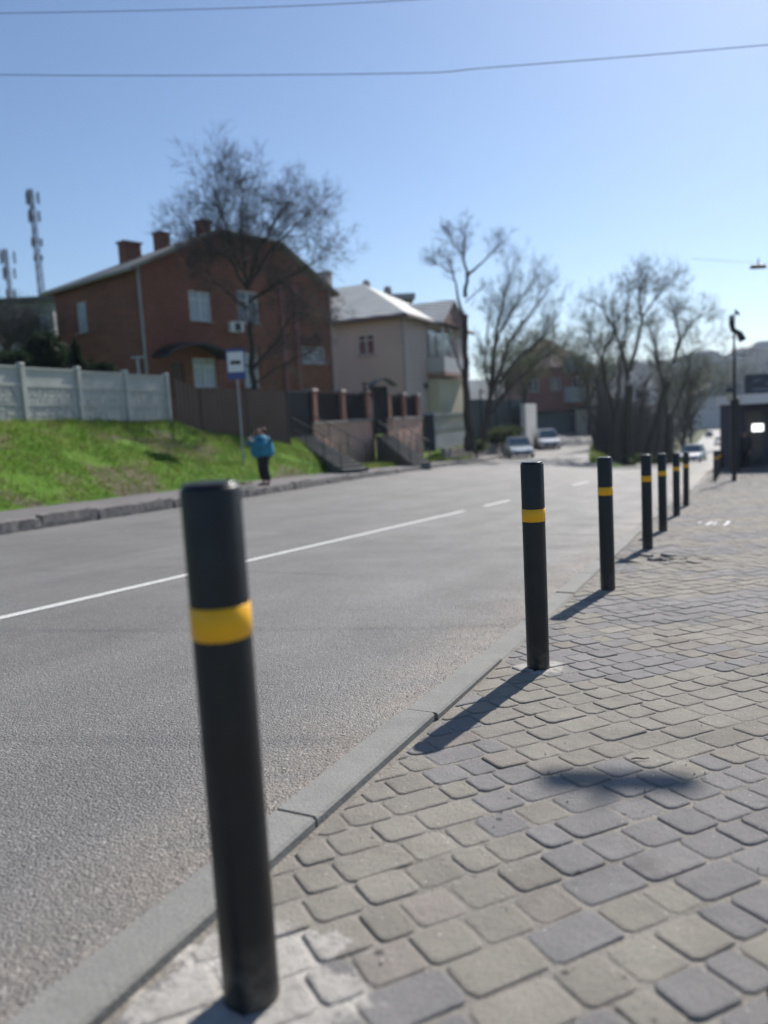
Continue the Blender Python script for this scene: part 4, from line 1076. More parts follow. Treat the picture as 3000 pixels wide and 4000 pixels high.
# ---------------------------------------------------------------- masts
MASTM = mat('weathered_dark_steel', (.03, .034, .045), .9, 0, .1)
def mast(px, ytop, ybase, d, label, antennas):
    t_ = P(px, ytop, d); base = P(px + (7 if px > 100 else 3), ybase, d); z0 = -2; H = t_.z - z0
    root = empty('radio_mast', (base.x, d, z0), label, 'radio mast', 'lattice masts behind the roofs'); b = MB(); wb, wt = 1.3, .45
    legs = []
    for k in range(3):
        a = 2 * math.pi * k / 3; legs.append([Vector((wb * math.cos(a), wb * math.sin(a), 0)), Vector((wt * math.cos(a), wt * math.sin(a), H))])
        b.tube(legs[-1], .15, 5)
    n = 22
    for i in range(n):
        f0, f1 = i / n, (i + 1) / n
        for k in range(3):
            l0, l1 = legs[k], legs[(k + 1) % 3]; b.tube([l0[0].lerp(l0[1], f0), l1[0].lerp(l1[1], f1)], .08, 4); b.tube([l0[0].lerp(l0[1], f1), l1[0].lerp(l1[1], f1)], .07, 4)
    b.build('tower', MASTM, root)
    for (f, w_, h_) in antennas:
        b = MB()
        for k in range(3):
            a = 2 * math.pi * k / 3 + .5; b.box((w_ * math.cos(a), w_ * math.sin(a), H * f), (.5, .5, h_), a)
            b.tube([(0, 0, H * f), (w_ * math.cos(a), w_ * math.sin(a), H * f)], .06, 4)
        b.build('antenna', MASTM, root)
mast(160, 738, 1200, 190, 'taller dark lattice mast left of the brick house roof', [(.97, 1.5, 2.6), (.90, 1.3, 2.4), (.80, 1.2, 1.8), (.74, .9, 1.2)])
mast(42, 972, 1200, 230, 'shorter mast at the left edge above the grey building', [(.96, 2.2, 3.4), (.88, 1.8, 3), (.78, 1.3, 2.2)])

# slim T-shaped lamp behind the concrete fence
q = P(530, 1450, 27.5); zt = P(527, 1393, 27.5).z
r = empty('yard_lamp', (q.x + .1, q.y, .3), 'small T-shaped grey yard lamp peeping over the concrete fence', 'lamp')
b = MB(); b.tube([(0, 0, -.3), (0, 0, zt - .35)], .045, 8); b.build('post', ZINC, r)
b = MB(); b.box((0, 0, zt - .33), (.42, .14, .06)); b.build('lamp_head', ZINC, r)

# ---------------------------------------------------------------- trees
def perp(d, rnd):
    v = Vector((rnd.gauss(0, 1), rnd.gauss(0, 1), rnd.gauss(0, 1))); v -= d * v.dot(d); return v.normalized()
def grow(bl, bt, p, d, L, r, lvl, rnd, prm, buds):
    n = 5 if L > .8 else 3; pts = [p]; rs = [r]; q = p.copy(); dd = d.copy()
    for i in range(n):
        dd = (dd + perp(dd, rnd) * prm['wig'] + Vector((0, 0, prm['up'])) * .12).normalized(); q = q + dd * (L / n); pts.append(q.copy()); rs.append(r * (1 - .72 * (i + 1) / n))
    (bl if r > .022 else bt).tube(pts, rs, 6 if r > .05 else (4 if r > .022 else 3), cap=False)
    if lvl == 0:
        if buds is not None and rnd.random() < prm.get('bud', 0):
            for q in range(3):
                c = pts[-1 - q % 3] + Vector([rnd.gauss(0, .07) for _ in range(3)]); a = perp(dd, rnd) * prm.get('bs', .05); e = perp(dd, rnd) * prm.get('bs', .05)
                buds.add([c - a, c + a, c + e], [(0, 1, 2)])
        return
    k = prm['kids'][lvl] if isinstance(prm['kids'], dict) else prm['kids']
    for i in range(k):
        f = rnd.uniform(.25, 1.0) if i else 1.0; idx = f * n; i0 = min(n - 1, int(idx)); o = pts[i0].lerp(pts[i0 + 1], idx - i0)
        base = (pts[i0 + 1] - pts[i0]).normalized(); ang = prm['ang'] * rnd.uniform(.6, 1.25)
        nd = (base * math.cos(ang) + perp(base, rnd) * math.sin(ang)).normalized()
        grow(bl, bt, o, nd, L * rnd.uniform(.48, .76), max(.005, rs[i0] * rnd.uniform(.5, .7)), lvl - 1, rnd, prm, buds)
def tree(name, label, d, limbs, seed, prm, cat='tree', group=None, bark=BARK, budm=None, twigm=None):
    """limbs: list of polylines [(px,py,depth_offset,radius)], followed by number of side shoots"""
    rnd = random.Random(seed); bl, bt = MB(), MB(); bu = MB() if budm else None
    x0 = limbs[0][0][0]; base = P(x0[0], x0[1], d + x0[2]); gz = min(base.z, ZW(base.x, base.y) if d < 120 else base.z)
    root = empty(name, (base.x, base.y, base.z), label, cat, group)
    off = Vector((base.x, base.y, base.z))
    for poly, shoots, L0 in limbs:
        pts = [P(a[0], a[1], d + a[2]) - off for a in poly]; rs = [a[3] * prm.get('thin', .9) for a in poly]
        # refine with a Catmull-like wobble
        fp, fr_ = [], []
        for i in range(len(pts) - 1):
            for q in range(4):
                f = q / 4; v = pts[i].lerp(pts[i + 1], f); 
                if i or q: v = v + Vector([rnd.gauss(0, .03) for _ in range(3)]) * (1 + rs[i] * 2)
                fp.append(v); fr_.append(rs[i] * (1 - f) + rs[i + 1] * f)
        fp.append(pts[-1]); fr_.append(rs[-1])
        if len(poly) > 3 and 'cut' in prm: kk = max(4, int(len(fp) * prm['cut'])); fp = fp[:kk]; fr_ = fr_[:kk]
        bl.tube(fp, fr_, 9 if rs[0] > .1 else 6, cap=False)
        n = len(fp)
        for i in range(int(shoots * prm.get('dens', 1.9))):
            f = prm.get('f0', .3) + (1 - prm.get('f0', .3)) * (rnd.random() ** .9) if i > 0 else 1.0; idx = min(n - 2, int(f * (n - 1))); o = fp[idx].lerp(fp[idx + 1], rnd.random())
            base_d = (fp[idx + 1] - fp[idx]).normalized(); ang = prm['ang'] * rnd.uniform(.5, 1.4) if i > 0 else .15
            nd = (base_d * math.cos(ang) + perp(base_d, rnd) * math.sin(ang)).normalized()
            grow(bl, bt, o, nd, L0 * prm.get('reach', .54) * rnd.uniform(.6, 1.15), max(.014, min(.042, fr_[idx] * .5)) * prm.get('tw', .9), prm['lvl'], rnd, prm, bu)
    bl.build('trunk', bark, root, smooth=True); bt.build('crown', twigm or TWIG, root)
    if bu and bu.v: bu.build('buds', budm, root)
    return root
# big bare tree before the brick house
p1 = dict(cut=.76, reach=.82, wig=.2, up=.15, dens=2.6, thin=.66, tw=.62, kids={3: 3, 2: 5, 1: 6}, ang=.68, lvl=3, f0=.08)
tree('bare_tree', 'large round-crowned bare tree in front of the brick house', 33, [
    ([(1000, 1640, 0, .24), (985, 1450, 0, .21), (975, 1250, 0, .19), (968, 1130, 0, .17)], 4, .8),
    ([(968, 1130, 0, .13), (900, 1020, .3, .09), (820, 960, .5, .06), (720, 880, .8, .03), (668, 810, 1, .02)], 15, 1.5),
    ([(965, 1110, 0, .13), (905, 960, -.5, .09), (865, 830, -.8, .06), (830, 700, -1, .035), (802, 660, -1, .02)], 16, 1.5),
    ([(968, 1120, 0, .13), (950, 980, .6, .09), (945, 840, .9, .06), (950, 700, 1.2, .035), (965, 640, 1.2, .02)], 17, 1.5),
    ([(970, 1110, 0, .13), (1010, 980, -.5, .09), (1080, 860, -.9, .06), (1150, 760, -1.2, .035), (1175, 690, -1.2, .02)], 16, 1.5),
    ([(972, 1120, 0, .12), (1050, 990, .5, .08), (1150, 880, .9, .055), (1240, 800, 1.2, .03), (1262, 760, 1.2, .018)], 14, 1.4),
    ([(972, 1180, 0, .12), (1080, 1110, -.4, .08), (1190, 1050, -.9, .05), (1280, 980, -1, .03), (1310, 940, -1, .018)], 13, 1.3),
    ([(968, 1200, 0, .10), (880, 1140, .3, .07), (800, 1060, .3, .04), (740, 1010, .3, .02)], 9, 1.1),
    ([(1100, 1100, 0, .06), (1180, 1180, 0, .045), (1250, 1220, .2, .03), (1310, 1200, .2, .02)], 10, 1.0),
    ([(985, 1450, 0, .10), (1080, 1330, -.5, .07), (1150, 1220, -.7, .05), (1220, 1120, -.7, .03)], 11, 1.1),
    ([(990, 1500, 0, .08), (1110, 1420, -.5, .05), (1220, 1370, -.7, .03), (1320, 1340, -.7, .02)], 9, .9),
], 4, p1)
p2 = dict(cut=.93, reach=.62, dens=2.2, tw=.8, wig=.25, up=.35, kids={3: 3, 2: 4, 1: 4}, ang=.65, lvl=3, f0=.5)
tree('bare_tree', 'tall slender tree beside the beige house with a compact knotty crown', 49, [
    ([(1838, 1760, 0, .42), (1826, 1620, 0, .27), (1822, 1450, 0, .22), (1815, 1300, 0, .20), (1818, 1160, 0, .16)], 2, .8),
    ([(1818, 1160, 0, .15), (1825, 1080, .3, .11), (1812, 1000, .4, .07), (1815, 920, .4, .035), (1812, 890, .4, .02)], 9, 1.35),
    ([(1825, 1080, .2, .11), (1870, 1040, -.3, .07), (1920, 990, -.5, .04), (1955, 945, -.5, .025)], 8, 1.2),
    ([(1812, 1240, 0, .12), (1785, 1150, .4, .08), (1770, 1060, .6, .05), (1745, 985, .6, .03)], 9, 1.3),
    ([(1770, 1060, .5, .06), (1720, 1040, .7, .035), (1690, 1020, .7, .02)], 7, 1.0),
    ([(1822, 1500, 0, .10), (1785, 1400, -.3, .07), (1760, 1330, -.4, .05), (1765, 1250, -.4, .025)], 4, .8),
    ([(1812, 1000, .4, .06), (1770, 950, 0, .035), (1755, 915, 0, .02)], 7, 1.0),
    ([(1820, 1180, 0, .06), (1850, 1150, 0, .035), (1885, 1130, 0, .02)], 4, .8),
], 9, p2)
p3 = dict(cut=.88, reach=.66, dens=2.2, tw=.75, thin=.8, wig=.16, up=.6, kids={3: 3, 2: 4, 1: 4}, ang=.45, lvl=3, f0=.3, bud=.25, bs=.05)
tree('bare_tree', 'wide tree with several limbs fanning out to the right of the slender one', 53, [
    ([(1885, 1740, 0, .36), (1900, 1640, 0, .30), (1915, 1560, 0, .26)], 0, .8),
    ([(1915, 1560, 0, .2), (1925, 1400, .4, .15), (1950, 1300, .6, .11), (2000, 1220, .8, .08), (2060, 1130, 1, .05), (2120, 1040, 1, .02)], 13, 2.0),
    ([(1915, 1560, 0, .18), (1965, 1420, -.5, .14), (1990, 1330, -.8, .10), (2070, 1230, -1, .07), (2130, 1150, -1.2, .04), (2180, 1060, -1.2, .02)], 13, 2.0),
    ([(1920, 1540, 0, .16), (1935, 1330, .8, .11), (1960, 1200, 1, .08), (1985, 1100, 1.2, .05), (2010, 1000, 1.2, .02)], 13, 2.0),
    ([(1950, 1500, 0, .15), (2020, 1400, -.6, .10), (2110, 1330, -1, .07), (2180, 1230, -1.3, .04), (2230, 1180, -1.4, .02)], 12, 1.8),
    ([(1900, 1640, 0, .15), (1990, 1520, -.6, .11), (2080, 1430, -1, .07), (2170, 1360, -1, .04), (2240, 1330, -1, .02)], 9, 1.3),
    ([(1915, 1560, 0, .12), (1895, 1420, .6, .09), (1905, 1280, .8, .06), (1925, 1160, 1, .03)], 9, 1.6),
], 14, p3, budm=BUD)
p4 = dict(wig=.2, up=.4, kids={3: 3, 2: 4, 1: 4}, ang=.55, lvl=3, f0=.2, bud=.3, bs=.05, dens=2.4, reach=.66, cut=.88, thin=.75, tw=.75)
tree('bare_tree', 'forked dark tree, left one of the clump on the traffic island', 56, [
    ([(2400, 1812, 0, .48), (2395, 1700, 0, .38), (2400, 1620, 0, .33)], 0, .8),
    ([(2400, 1620, 0, .2), (2365, 1500, .3, .15), (2350, 1400, .5, .12), (2400, 1290, .3, .10), (2355, 1200, .5, .07), (2320, 1190, .6, .02)], 15, 1.8),
    ([(2400, 1640, 0, .18), (2420, 1480, -.4, .14), (2425, 1370, -.6, .11), (2400, 1260, -.5, .08), (2390, 1150, -.5, .04), (2415, 1130, -.5, .015)], 15, 1.8),
    ([(2350, 1400, .5, .09), (2310, 1330, .7, .06), (2290, 1250, .8, .03)], 9, 1.4),
], 20, p4, budm=BUD, bark=BARKG)
tree('bare_tree', 'tallest tree in the middle of the island clump, leaning slightly right', 58, [
    ([(2455, 1815, 0, .55), (2450, 1700, 0, .44), (2455, 1560, 0, .38), (2460, 1450, 0, .32)], 0, .8),
    ([(2460, 1450, 0, .2), (2490, 1330, .3, .16), (2510, 1240, .4, .13), (2495, 1130, .5, .09), (2508, 1100, .6, .04), (2520, 1060, .6, .015)], 17, 1.9),
    ([(2455, 1480, 0, .2), (2430, 1360, -.4, .14), (2445, 1260, -.5, .10), (2460, 1150, -.5, .05), (2475, 1120, -.5, .015)], 13, 1.8),
    ([(2510, 1240, .4, .10), (2560, 1170, .6, .07), (2600, 1110, .7, .04), (2670, 1120, .7, .015)], 12, 1.6),
], 23, p4, budm=BUD, bark=BARKG)
tree('bare_tree', 'right-leaning tree at the right of the island clump, with greenish buds', 60, [
    ([(2520, 1812, 0, .5), (2545, 1700, 0, .38), (2590, 1560, 0, .33), (2630, 1420, 0, .26)], 0, .8),
    ([(2630, 1420, 0, .18), (2655, 1320, .3, .13), (2640, 1240, .5, .08), (2648, 1215, .6, .02)], 14, 1.7),
    ([(2640, 1380, 0, .14), (2680, 1290, -.4, .09), (2740, 1230, -.6, .05), (2750, 1230, -.6, .02)], 13, 1.7),
    ([(2600, 1520, 0, .12), (2560, 1400, .4, .09), (2560, 1300, .5, .05), (2578, 1250, .5, .02)], 11, 1.6),
], 27, p4, budm=BUD, bark=BARKG)
tree('bare_tree', 'thick short tree with drooping outer limbs at the clump\'s road side', 61, [
    ([(2610, 1812, 0, .55), (2612, 1720, 0, .45), (2610, 1640, 0, .38)], 0, .8),
    ([(2610, 1640, 0, .2), (2655, 1560, .3, .13), (2685, 1460, .5, .10), (2705, 1370, .6, .06), (2780, 1340, .7, .03), (2830, 1310, .7, .02)], 14, 1.6),
    ([(2610, 1650, 0, .2), (2590, 1500, .3, .15), (2570, 1400, .5, .11), (2540, 1300, .6, .06), (2530, 1240, .6, .03)], 13, 1.6),
    ([(2612, 1700, 0, .12), (2670, 1640, 0, .09), (2710, 1550, 0, .06), (2730, 1450, 0, .04), (2760, 1400, 0, .02)], 10, 1.3),
], 31, p4, budm=BUD, bark=BARKG)
# younger trees down the street and behind
p5 = dict(reach=.8, dens=1.2, wig=.22, up=.5, kids={2: 4, 1: 5}, ang=.6, lvl=2, f0=.2, bud=.5, bs=.12)
for i, (px, yb, yt, d, lab) in enumerate([(2700, 1760, 1440, 95, 'smaller bare street tree just behind the clump beside the road'), (2665, 1760, 1400, 108, 'bare street tree behind the clump, leftmost of those lining the road'),
                                     (2300, 1700, 1330, 80, 'bare tree by the brick building, left of the island clump'), (2345, 1720, 1360, 90, 'bare tree right of the brick building'),
                                     (2130, 1660, 1290, 100, 'greenish budding tree over the red brick building'), (2050, 1650, 1330, 80, 'budding tree behind the green fence'),
                                     (1960, 1660, 1380, 75, 'budding bush-like tree behind the leaning limbs'), (30, 1450, 1230, 40, 'bare bushy tree behind the concrete fence at the left edge'),
                                     (120, 1450, 1290, 38, 'low bare bush behind the concrete fence by the grey building'), (2840, 1700, 1420, 150, 'thin bare tree far down the street beside the lamp post')]):
    w_ = (yb - yt) * .3; limbs = [([(px, yb, 0, .2), (px + 3, yb - (yb - yt) * .35, 0, .14)], 1, 1)]
    for q in range(7):
        a = (q - 3) / 3; limbs.append(([(px + 3, yb - (yb - yt) * (.2 + .03 * q), 0, .10), (px + a * w_ * .5, yb - (yb - yt) * .6, math.sin(q * 2) * 1.5, .06), (px + a * w_, yt + abs(a) * w_ * .6, math.sin(q * 2) * 2, .02)], 16, 1.9 * d / 90 + .4))
    tree('bare_tree', lab, d, limbs, 40 + i, p5, budm=BUD if d > 60 else None, group='background trees')
# more trunks and young growth inside the clump so that it reads dense
for i, (px, yb, xt, yt, d, lab) in enumerate([(2360, 1790, 2330, 1480, 62, 'thin dark trunk at the left edge of the island clump'), (2560, 1800, 2600, 1480, 66, 'thin trunk between the right trees of the clump'),
                                    (2485, 1805, 2520, 1500, 68, 'thin trunk behind the tallest clump tree'), (2665, 1790, 2700, 1480, 70, 'thin trunk at the road edge of the clump'), (2430, 1800, 2450, 1460, 72, 'thin trunk far back in the clump')]):
    tree('bare_tree', lab, d, [([(px, yb, 0, .17), ((px + xt) / 2, (yb + yt) / 2, 0, .13), (xt, yt, 0, .05)], 26, 1.5)], 70 + i, dict(wig=.22, up=.5, kids={2: 4, 1: 4}, ang=.55, lvl=2, f0=.2, reach=.9), group='thin trunks within the island clump', bark=BARKG)

b = MB(); rnd = random.Random(55)
for i in range(2600):
    s = rnd.uniform(60, 118); t = rnd.uniform(7.5, isl(s) - .3); x, y = xy(s, t); z = zroad(s, t) + .05; h = rnd.uniform(1.2, 4.8); q = Vector((x, y, z)); pts = [q.copy()]
    d_ = Vector((rnd.gauss(0, .25), rnd.gauss(0, .25), 1))
    for k in range(4): q = q + d_ * h / 4 + Vector((rnd.gauss(0, .12), rnd.gauss(0, .12), 0)); pts.append(q.copy())
    b.tube(pts, [.03, .025, .02, .015, .008], 3, cap=False)
tag(b.build('brushwood', TWIG), kind='stuff')

# leafy shrubs: dark evergreen cones and bushes
def leafball(b, c, rx, rz, n, rnd, sz, cone=False):
    for i in range(n):
        v = Vector([rnd.gauss(0, 1) for _ in range(3)]).normalized() * rnd.random() ** .4
        if cone: f = (v.z + 1) / 2; k = (1 - f) * 1.1 + .05; p = c + Vector((v.x * rx * k, v.y * rx * k, v.z * rz))
        else: p = c + Vector((v.x * rx, v.y * rx, v.z * rz))
        a = Vector([rnd.gauss(0, sz) for _ in range(3)]); e = Vector([rnd.gauss(0, sz) for _ in range(3)]); b.add([p, p + a, p + e], [(0, 1, 2)])
def shrub(name, px, py, d, rx, rz, n, lab, m, cone=False, sz=.09, cat='shrub', seed=1, group=None):
    rnd = random.Random(seed); p = P(px, py, d); z0 = max(p.z - rz, ZW(p.x, p.y) if d < 100 else p.z - rz)
    root = empty(name, (p.x, p.y, p.z - rz), lab, cat, group); b = MB(); leafball(b, Vector((0, 0, rz)), rx, rz, n, rnd, sz, cone)
    if not cone:
        for q in range(5): leafball(b, Vector((rnd.uniform(-rx, rx) * .7, rnd.uniform(-rx, rx) * .6, rz * rnd.uniform(.6, 1.5))), rx * .5, rz * .45, n // 5, rnd, sz)
    b.build('foliage', m, root); b = MB(); b.tube([(0, 0, -1.2), (0, 0, rz)], .06, 6); b.build('stem', BARK, root)
shrub('evergreen_shrub', 190, 1390, 31, .75, 1.0, 2600, 'dark evergreen bush above the fence, left of the brick house corner', EVER, seed=2)
shrub('conifer', 298, 1405, 29, .33, .7, 1200, 'small dark cone-shaped conifer in front of the brick house side', EVER, True, seed=3, cat='conifer')
shrub('evergreen_shrub', 60, 1430, 30, .9, .6, 1800, 'low dark shrub row just above the concrete fence at the left edge', EVER, seed=4)
shrub('evergreen_shrub', 380, 1447, 30, .6, .25, 700, 'low dark shrub tops over the middle fence panels', EVER, seed=5)
IVY = foliage_mat('weedy_green', (.05, .075, .03), (.11, .14, .05))
shrub('weedy_bush', 1960, 1700, 60, 1.3, .7, 1500, 'weedy green bush behind the silver car', IVY, seed=6, sz=.12, cat='bush')
shrub('weedy_bush', 1860, 1745, 50, .8, .4, 900, 'small green bush at the foot of the slender tree', IVY, seed=7, sz=.09, cat='bush')
shrub('weedy_bush', 2368, 1745, 66, .8, .75, 1200, 'bright green round bush at the tip of the island by the side road', foliage_mat('bright_green', (.12, .2, .03), (.2, .27, .06)), seed=8, sz=.09, cat='bush')
for i, (px, py, d, rx) in enumerate([(2440, 1800, 57, .6), (2480, 1790, 58, .7), (2570, 1800, 60, .6), (2640, 1795, 62, .6)]):
    shrub('weedy_bush', px, py, d, rx, .35, 500, ['small weed clump between the two left clump trunks', 'small weed clump right of the tallest trunk', 'small weed clump below the leaning trunk', 'small weed clump by the road-side trunk'][i], IVY, seed=12 + i, cat='bush')
# far wooded slopes
b = MB(); rnd = random.Random(77)
for i in range(1500):
    d_ = rnd.uniform(380, 760); px_ = rnd.uniform(2300, 3500); q = P(px_, 1500, d_); z = zfar(q.x, q.y); r = rnd.uniform(2, 4.5); 
    leafball(b, Vector((q.x, q.y, z + r * .8)), r, r, 36, rnd, r * .28)
tag(b.build('far_woods', foliage_mat('far_tree_mass', (.025, .03, .028), (.05, .055, .045), .15)), kind='stuff')
# wooded bank beside the descending main road
b = MB()
for i in range(420):
    s = rnd.uniform(95, 330); side_ = rnd.random() < .6
    t = rnd.uniform(9.5, 40) if side_ else rnd.uniform(-40, -4); x, y = xy(s, t); r = rnd.uniform(1.2, 2.8); leafball(b, Vector((x, y, zn(s) + r * rnd.uniform(.6, 2.2))), r, r * 1.2, 60, rnd, r * .22)
tag(b.build('roadside_woods', foliage_mat('street_tree_mass', (.03, .03, .03), (.06, .058, .05), .15)), kind='stuff')

# ---------------------------------------------------------------- kiosk on the right
kx = P(2893, 1700, 34.0); kd = Vector((SA, CA, 0)); kr = Vector((CA, -SA, 0))
A = Vector((P(2885, 1700, 34).x, 34, 0)); zg_ = zn(st(A.x, A.y)[0]); zf0, zf1 = P(2930, 1578, 33.0).z, P(2930, 1540, 33.0).z
kr = Vector((.98, -.2, 0)).normalized(); kd = Vector((.2, .98, 0)).normalized()
kio = empty('kiosk', (A.x, A.y, zg_), 'dark street kiosk with a pale fascia and a dark shop sign at the right edge', 'kiosk'); krz = math.atan2(kr.y, kr.x)
KW = 7.0
def kb(u0, u1, v0, v1, z0, z1, name, m, bevel=0):
    c = A + kr * ((u0 + u1) / 2) + kd * ((v0 + v1) / 2); b = MB(); b.box((c.x, c.y, (z0 + z1) / 2), (u1 - u0, v1 - v0, z1 - z0), krz); return attach(b.build(name, m, bevel=bevel), kio)
DGL = mat('dark_kiosk_glass', (.03, .04, .05), .15, 0, .6); KD = mat('dark_kiosk_wall', (.055, .058, .08), .8, 0, .2)
kb(.15, KW, 0.6, 4.2, zg_ - .3, zf0 - .02, 'body', KD); kb(.4, 1.15, .55, .598, zg_ + .2, zf0 - .35, 'shop_window', DGL); kb(1.3, 2.6, .55, .598, zg_ + .95, zf0 - .35, 'shop_window', DGL)
kb(0, KW, -.7, 4.4, zf0, zf1, 'fascia', mat('pale_fascia', (.8, .77, .75), .6)); kb(-.03, .22, .0, .3, zg_ - .2, zf0 - .002, 'column', KD)
sg0 = P(2893, 1540, 33.2).z; 
sgn = kb(.12, KW - .5, -.55, -.45, zf1 + .02, P(2930, 1462, 33.2).z, 'sign_board', mat('dark_sign', (.02, .03, .05), .4))
# pale, illegible strokes on the sign board
b = MB(); zt_ = P(2930, 1462, 33.2).z; zh = zt_ - zf1
for (u0, u1, f0, f1, sk) in ((.45, .62, .62, .70, .05), (.60, .80, .68, .74, .02), (.95, 1.2, .45, .55, 0), (1.2, 1.5, .5, .56, .02), (.40, 1.8, .18, .28, .0)):
    c = A + kr * ((u0 + u1) / 2) + kd * -.56; b.box((c.x, c.y, zf1 + zh * (f0 + f1) / 2), (u1 - u0, .015, zh * (f1 - f0)), krz)
ls = b.build('sign_strokes', mat('pale_lettering', (.16, .19, .25), .6)); ls.parent = sgn; ls.matrix_parent_inverse = Matrix.Identity(4)
LIT = bpy.data.materials.new('lit_panel'); LIT.use_nodes = True; LIT.node_tree.nodes['Principled BSDF'].inputs['Emission Color'].default_value = (1, .98, .95, 1); LIT.node_tree.nodes['Principled BSDF'].inputs['Emission Strength'].default_value = 1.6
a = P(2942, 1657, 34.2); c = P(2984, 1684, 34.2); u0 = (Vector((a.x, a.y, 0)) - A).dot(kr); u1 = (Vector((c.x, c.y, 0)) - A).dot(kr)
kb(u0, u1, .50, .545, c.z, a.z, 'lit_menu_panel', LIT)
b = MB(); c = A + kr * 1.0 + kd * 0; b.box((c.x, c.y, zg_ + .06), (3.6, 1.1, .12), krz); attach(b.build('step', STEP), kio)
# thick dark pillar left of the kiosk
q = P(2870, 1700, 32.6); zz = zn(st(q.x, q.y)[0]); pt = P(2866, 1566, 32.6).z
pl = empty('advertising_pillar', (q.x, q.y, zz), 'thick dark pillar with a small pale lantern between the lamp post and the kiosk', 'pillar')
b = MB(); b.box((q.x, q.y, (zz + pt) / 2), (.34, .34, pt - zz + .2), krz, .9); attach(b.build('shaft', DARKM, bevel=.02), pl)
b = MB(); b.box((q.x, q.y, pt + .02 + .15), (.16, .16, .3), krz, .6); attach(b.build('finial', DARKM), pl)
b = MB(); b.lathe([(.05, 0), (.12, .04), (.15, .28), (.06, .36)], (q.x - .24, q.y - .1, pt + .02), 8); attach(b.build('lantern', mat('lantern_glass', (.5, .48, .36), .3)), pl)
b = MB(); b.lathe([(.19, 0), (.14, .1), (.03, .22)], (q.x - .24, q.y - .1, pt + .39), 8); b.tube([(q.x - .24, q.y - .1, pt + .02), (q.x, q.y, pt - .2)], .03, 6); attach(b.build('lantern_hood', DARKM), pl)

# ornate lamp post by the far row
q = P(2868, 1880, 23.4); zz = zn(st(q.x, q.y)[0]); H = P(2870, 1225, 23.4).z - zz
lp = empty('lamp_post', (q.x, q.y, zz), 'slim dark lamp post with scrolled brackets and a crooked lamp head at its top', 'lamp post')
b = MB(); b.lathe([(.075, -.1), (.07, .1), (.06, .9), (.045, 1.0), (.042, 2.5), (.03, H - .9), (.022, H - .2), (.02, H)], n=12); b.build('pole', IRON, lp, smooth=True)
hz_ = P(2870, 1370, 23.4).z - zz
for sx in (-1, 1):
    b = MB(); pts = []
    for i in range(26): a = i / 25 * 4.4; r = .20 - .034 * a; pts.append((sx * (.24 + r * math.cos(a + 2.6)), 0, hz_ - .02 + r * math.sin(a + 2.6)))
    b.tube(pts, .012, 5); pts = []
    for i in range(16): a = i / 15 * 3.6; r = .1 - .02 * a; pts.append((sx * (.52 + r * math.cos(a)), 0, hz_ - .06 + r * math.sin(a)))
    b.tube(pts, .010, 5); b.tube([(0, 0, hz_ - .12), (sx * .3, 0, hz_ - .17), (sx * .56, 0, hz_ - .12)], .01, 5)
    b.build('scroll_bracket', IRON, lp)
def pz(px, py): v = P(px, py, 23.4); return (v.x - q.x, 0, v.z - zz)
b = MB(); b.tube([pz(2856, 1230), pz(2856, 1262), pz(2864, 1290), pz(2882, 1298), pz(2893, 1312)], [.045, .07, .085, .075, .08], 8); b.build('lamp_arm', IRON, lp, smooth=True)
b = MB(); b.tube([pz(2886, 1298), pz(2902, 1330)], [.09, .11], 10); b.build('lamp_head', DARKM, lp)
b = MB(); b.tube([pz(2872, 1212), pz(2880, 1222), pz(2888, 1232)], [.02, .05, .02], 6); b.tube([pz(2870, 1250), pz(2872, 1205)], .012, 5); b.build('finial', IRON, lp)

# ---------------------------------------------------------------- overhead wires and suspended lamps
def wire(name, pts, r, lab, n=8):
    b = MB(); fp = []
    P_ = [Vector(p) for p in pts]
    for i in range(len(P_) - 1):
        a, c = P_[max(i - 1, 0)], P_[min(i + 2, len(P_) - 1)]
        for k in range(n):
            f = k / n; p0, p1, p2, p3 = a, P_[i], P_[i + 1], c
            fp.append(.5 * ((2 * p1) + (p2 - p0) * f + (2 * p0 - 5 * p1 + 4 * p2 - p3) * f * f + (3 * p1 - p0 - 3 * p2 + p3) * f ** 3))
    fp.append(P_[-1]); b.tube(fp, r, 6); o = b.build(name, BLACK); tag(o, lab, 'cable'); return o
wire('overhead_cable', [P(-1500, 250, 13.2), P(0, 292, 12.05), P(1500, 288, 11.15), P(1940, 262, 10.9), P(3000, 175, 10.36), P(4500, 30, 9.4)], .005, 'overhead cable crossing the whole sky below the upper one')
wire('overhead_cable', [P(-1500, 60, 10.5), P(0, 52, 9.7), P(1500, 6, 8.96), P(3080, -136, 8.3), P(4300, -330, 7.8)], .0035, 'upper overhead cable at the top left corner of the sky')
wire('overhead_cable', [P(2700, 1010, 31), P(2960, 1025, 30.5), P(3300, 1015, 30)], .006, 'thin cable carrying the far suspended lamp')
wire('overhead_cable', [P(2600, 1410, 60), P(2900, 1365, 45), P(3100, 1410, 40)], .012, 'thin cable low over the kiosk roof')
def suspended(p, rz, L, lab, sz=1):
    r = empty('suspended_lamp', p, lab, 'street lamp', 'lamps hung from cables', rz); r.scale = (1, sz, sz)
    b = MB(); b.lathe([(.015, .16), (.02, .1), (.02, .02)], n=10); b.build('hanger', DARKM, r)
    b = MB(); b.box((0, 0, 0), (L, .115, .07), 0, .85); b.build('lamp_shade', DARKM, r, bevel=.02)
    b = MB(); b.box((0, 0, -.04), (L * .8, .07, .02), 0, 1.1); b.build('lamp_glass', mat('lamp_diffuser', (.5, .5, .48), .3), r)
suspended(P(2962, 1040, 30.5), 0, .62, 'small flat street lamp hung from a cable in the sky near the right edge', 1.9)
lp_ = Vector((.636, 2.156, -1.107)) + Vector((.574, .948, .886)) * 6.45
suspended(lp_, R(-8), .48, 'flat street lamp hung over the pavement, above the view, shading the pavers')

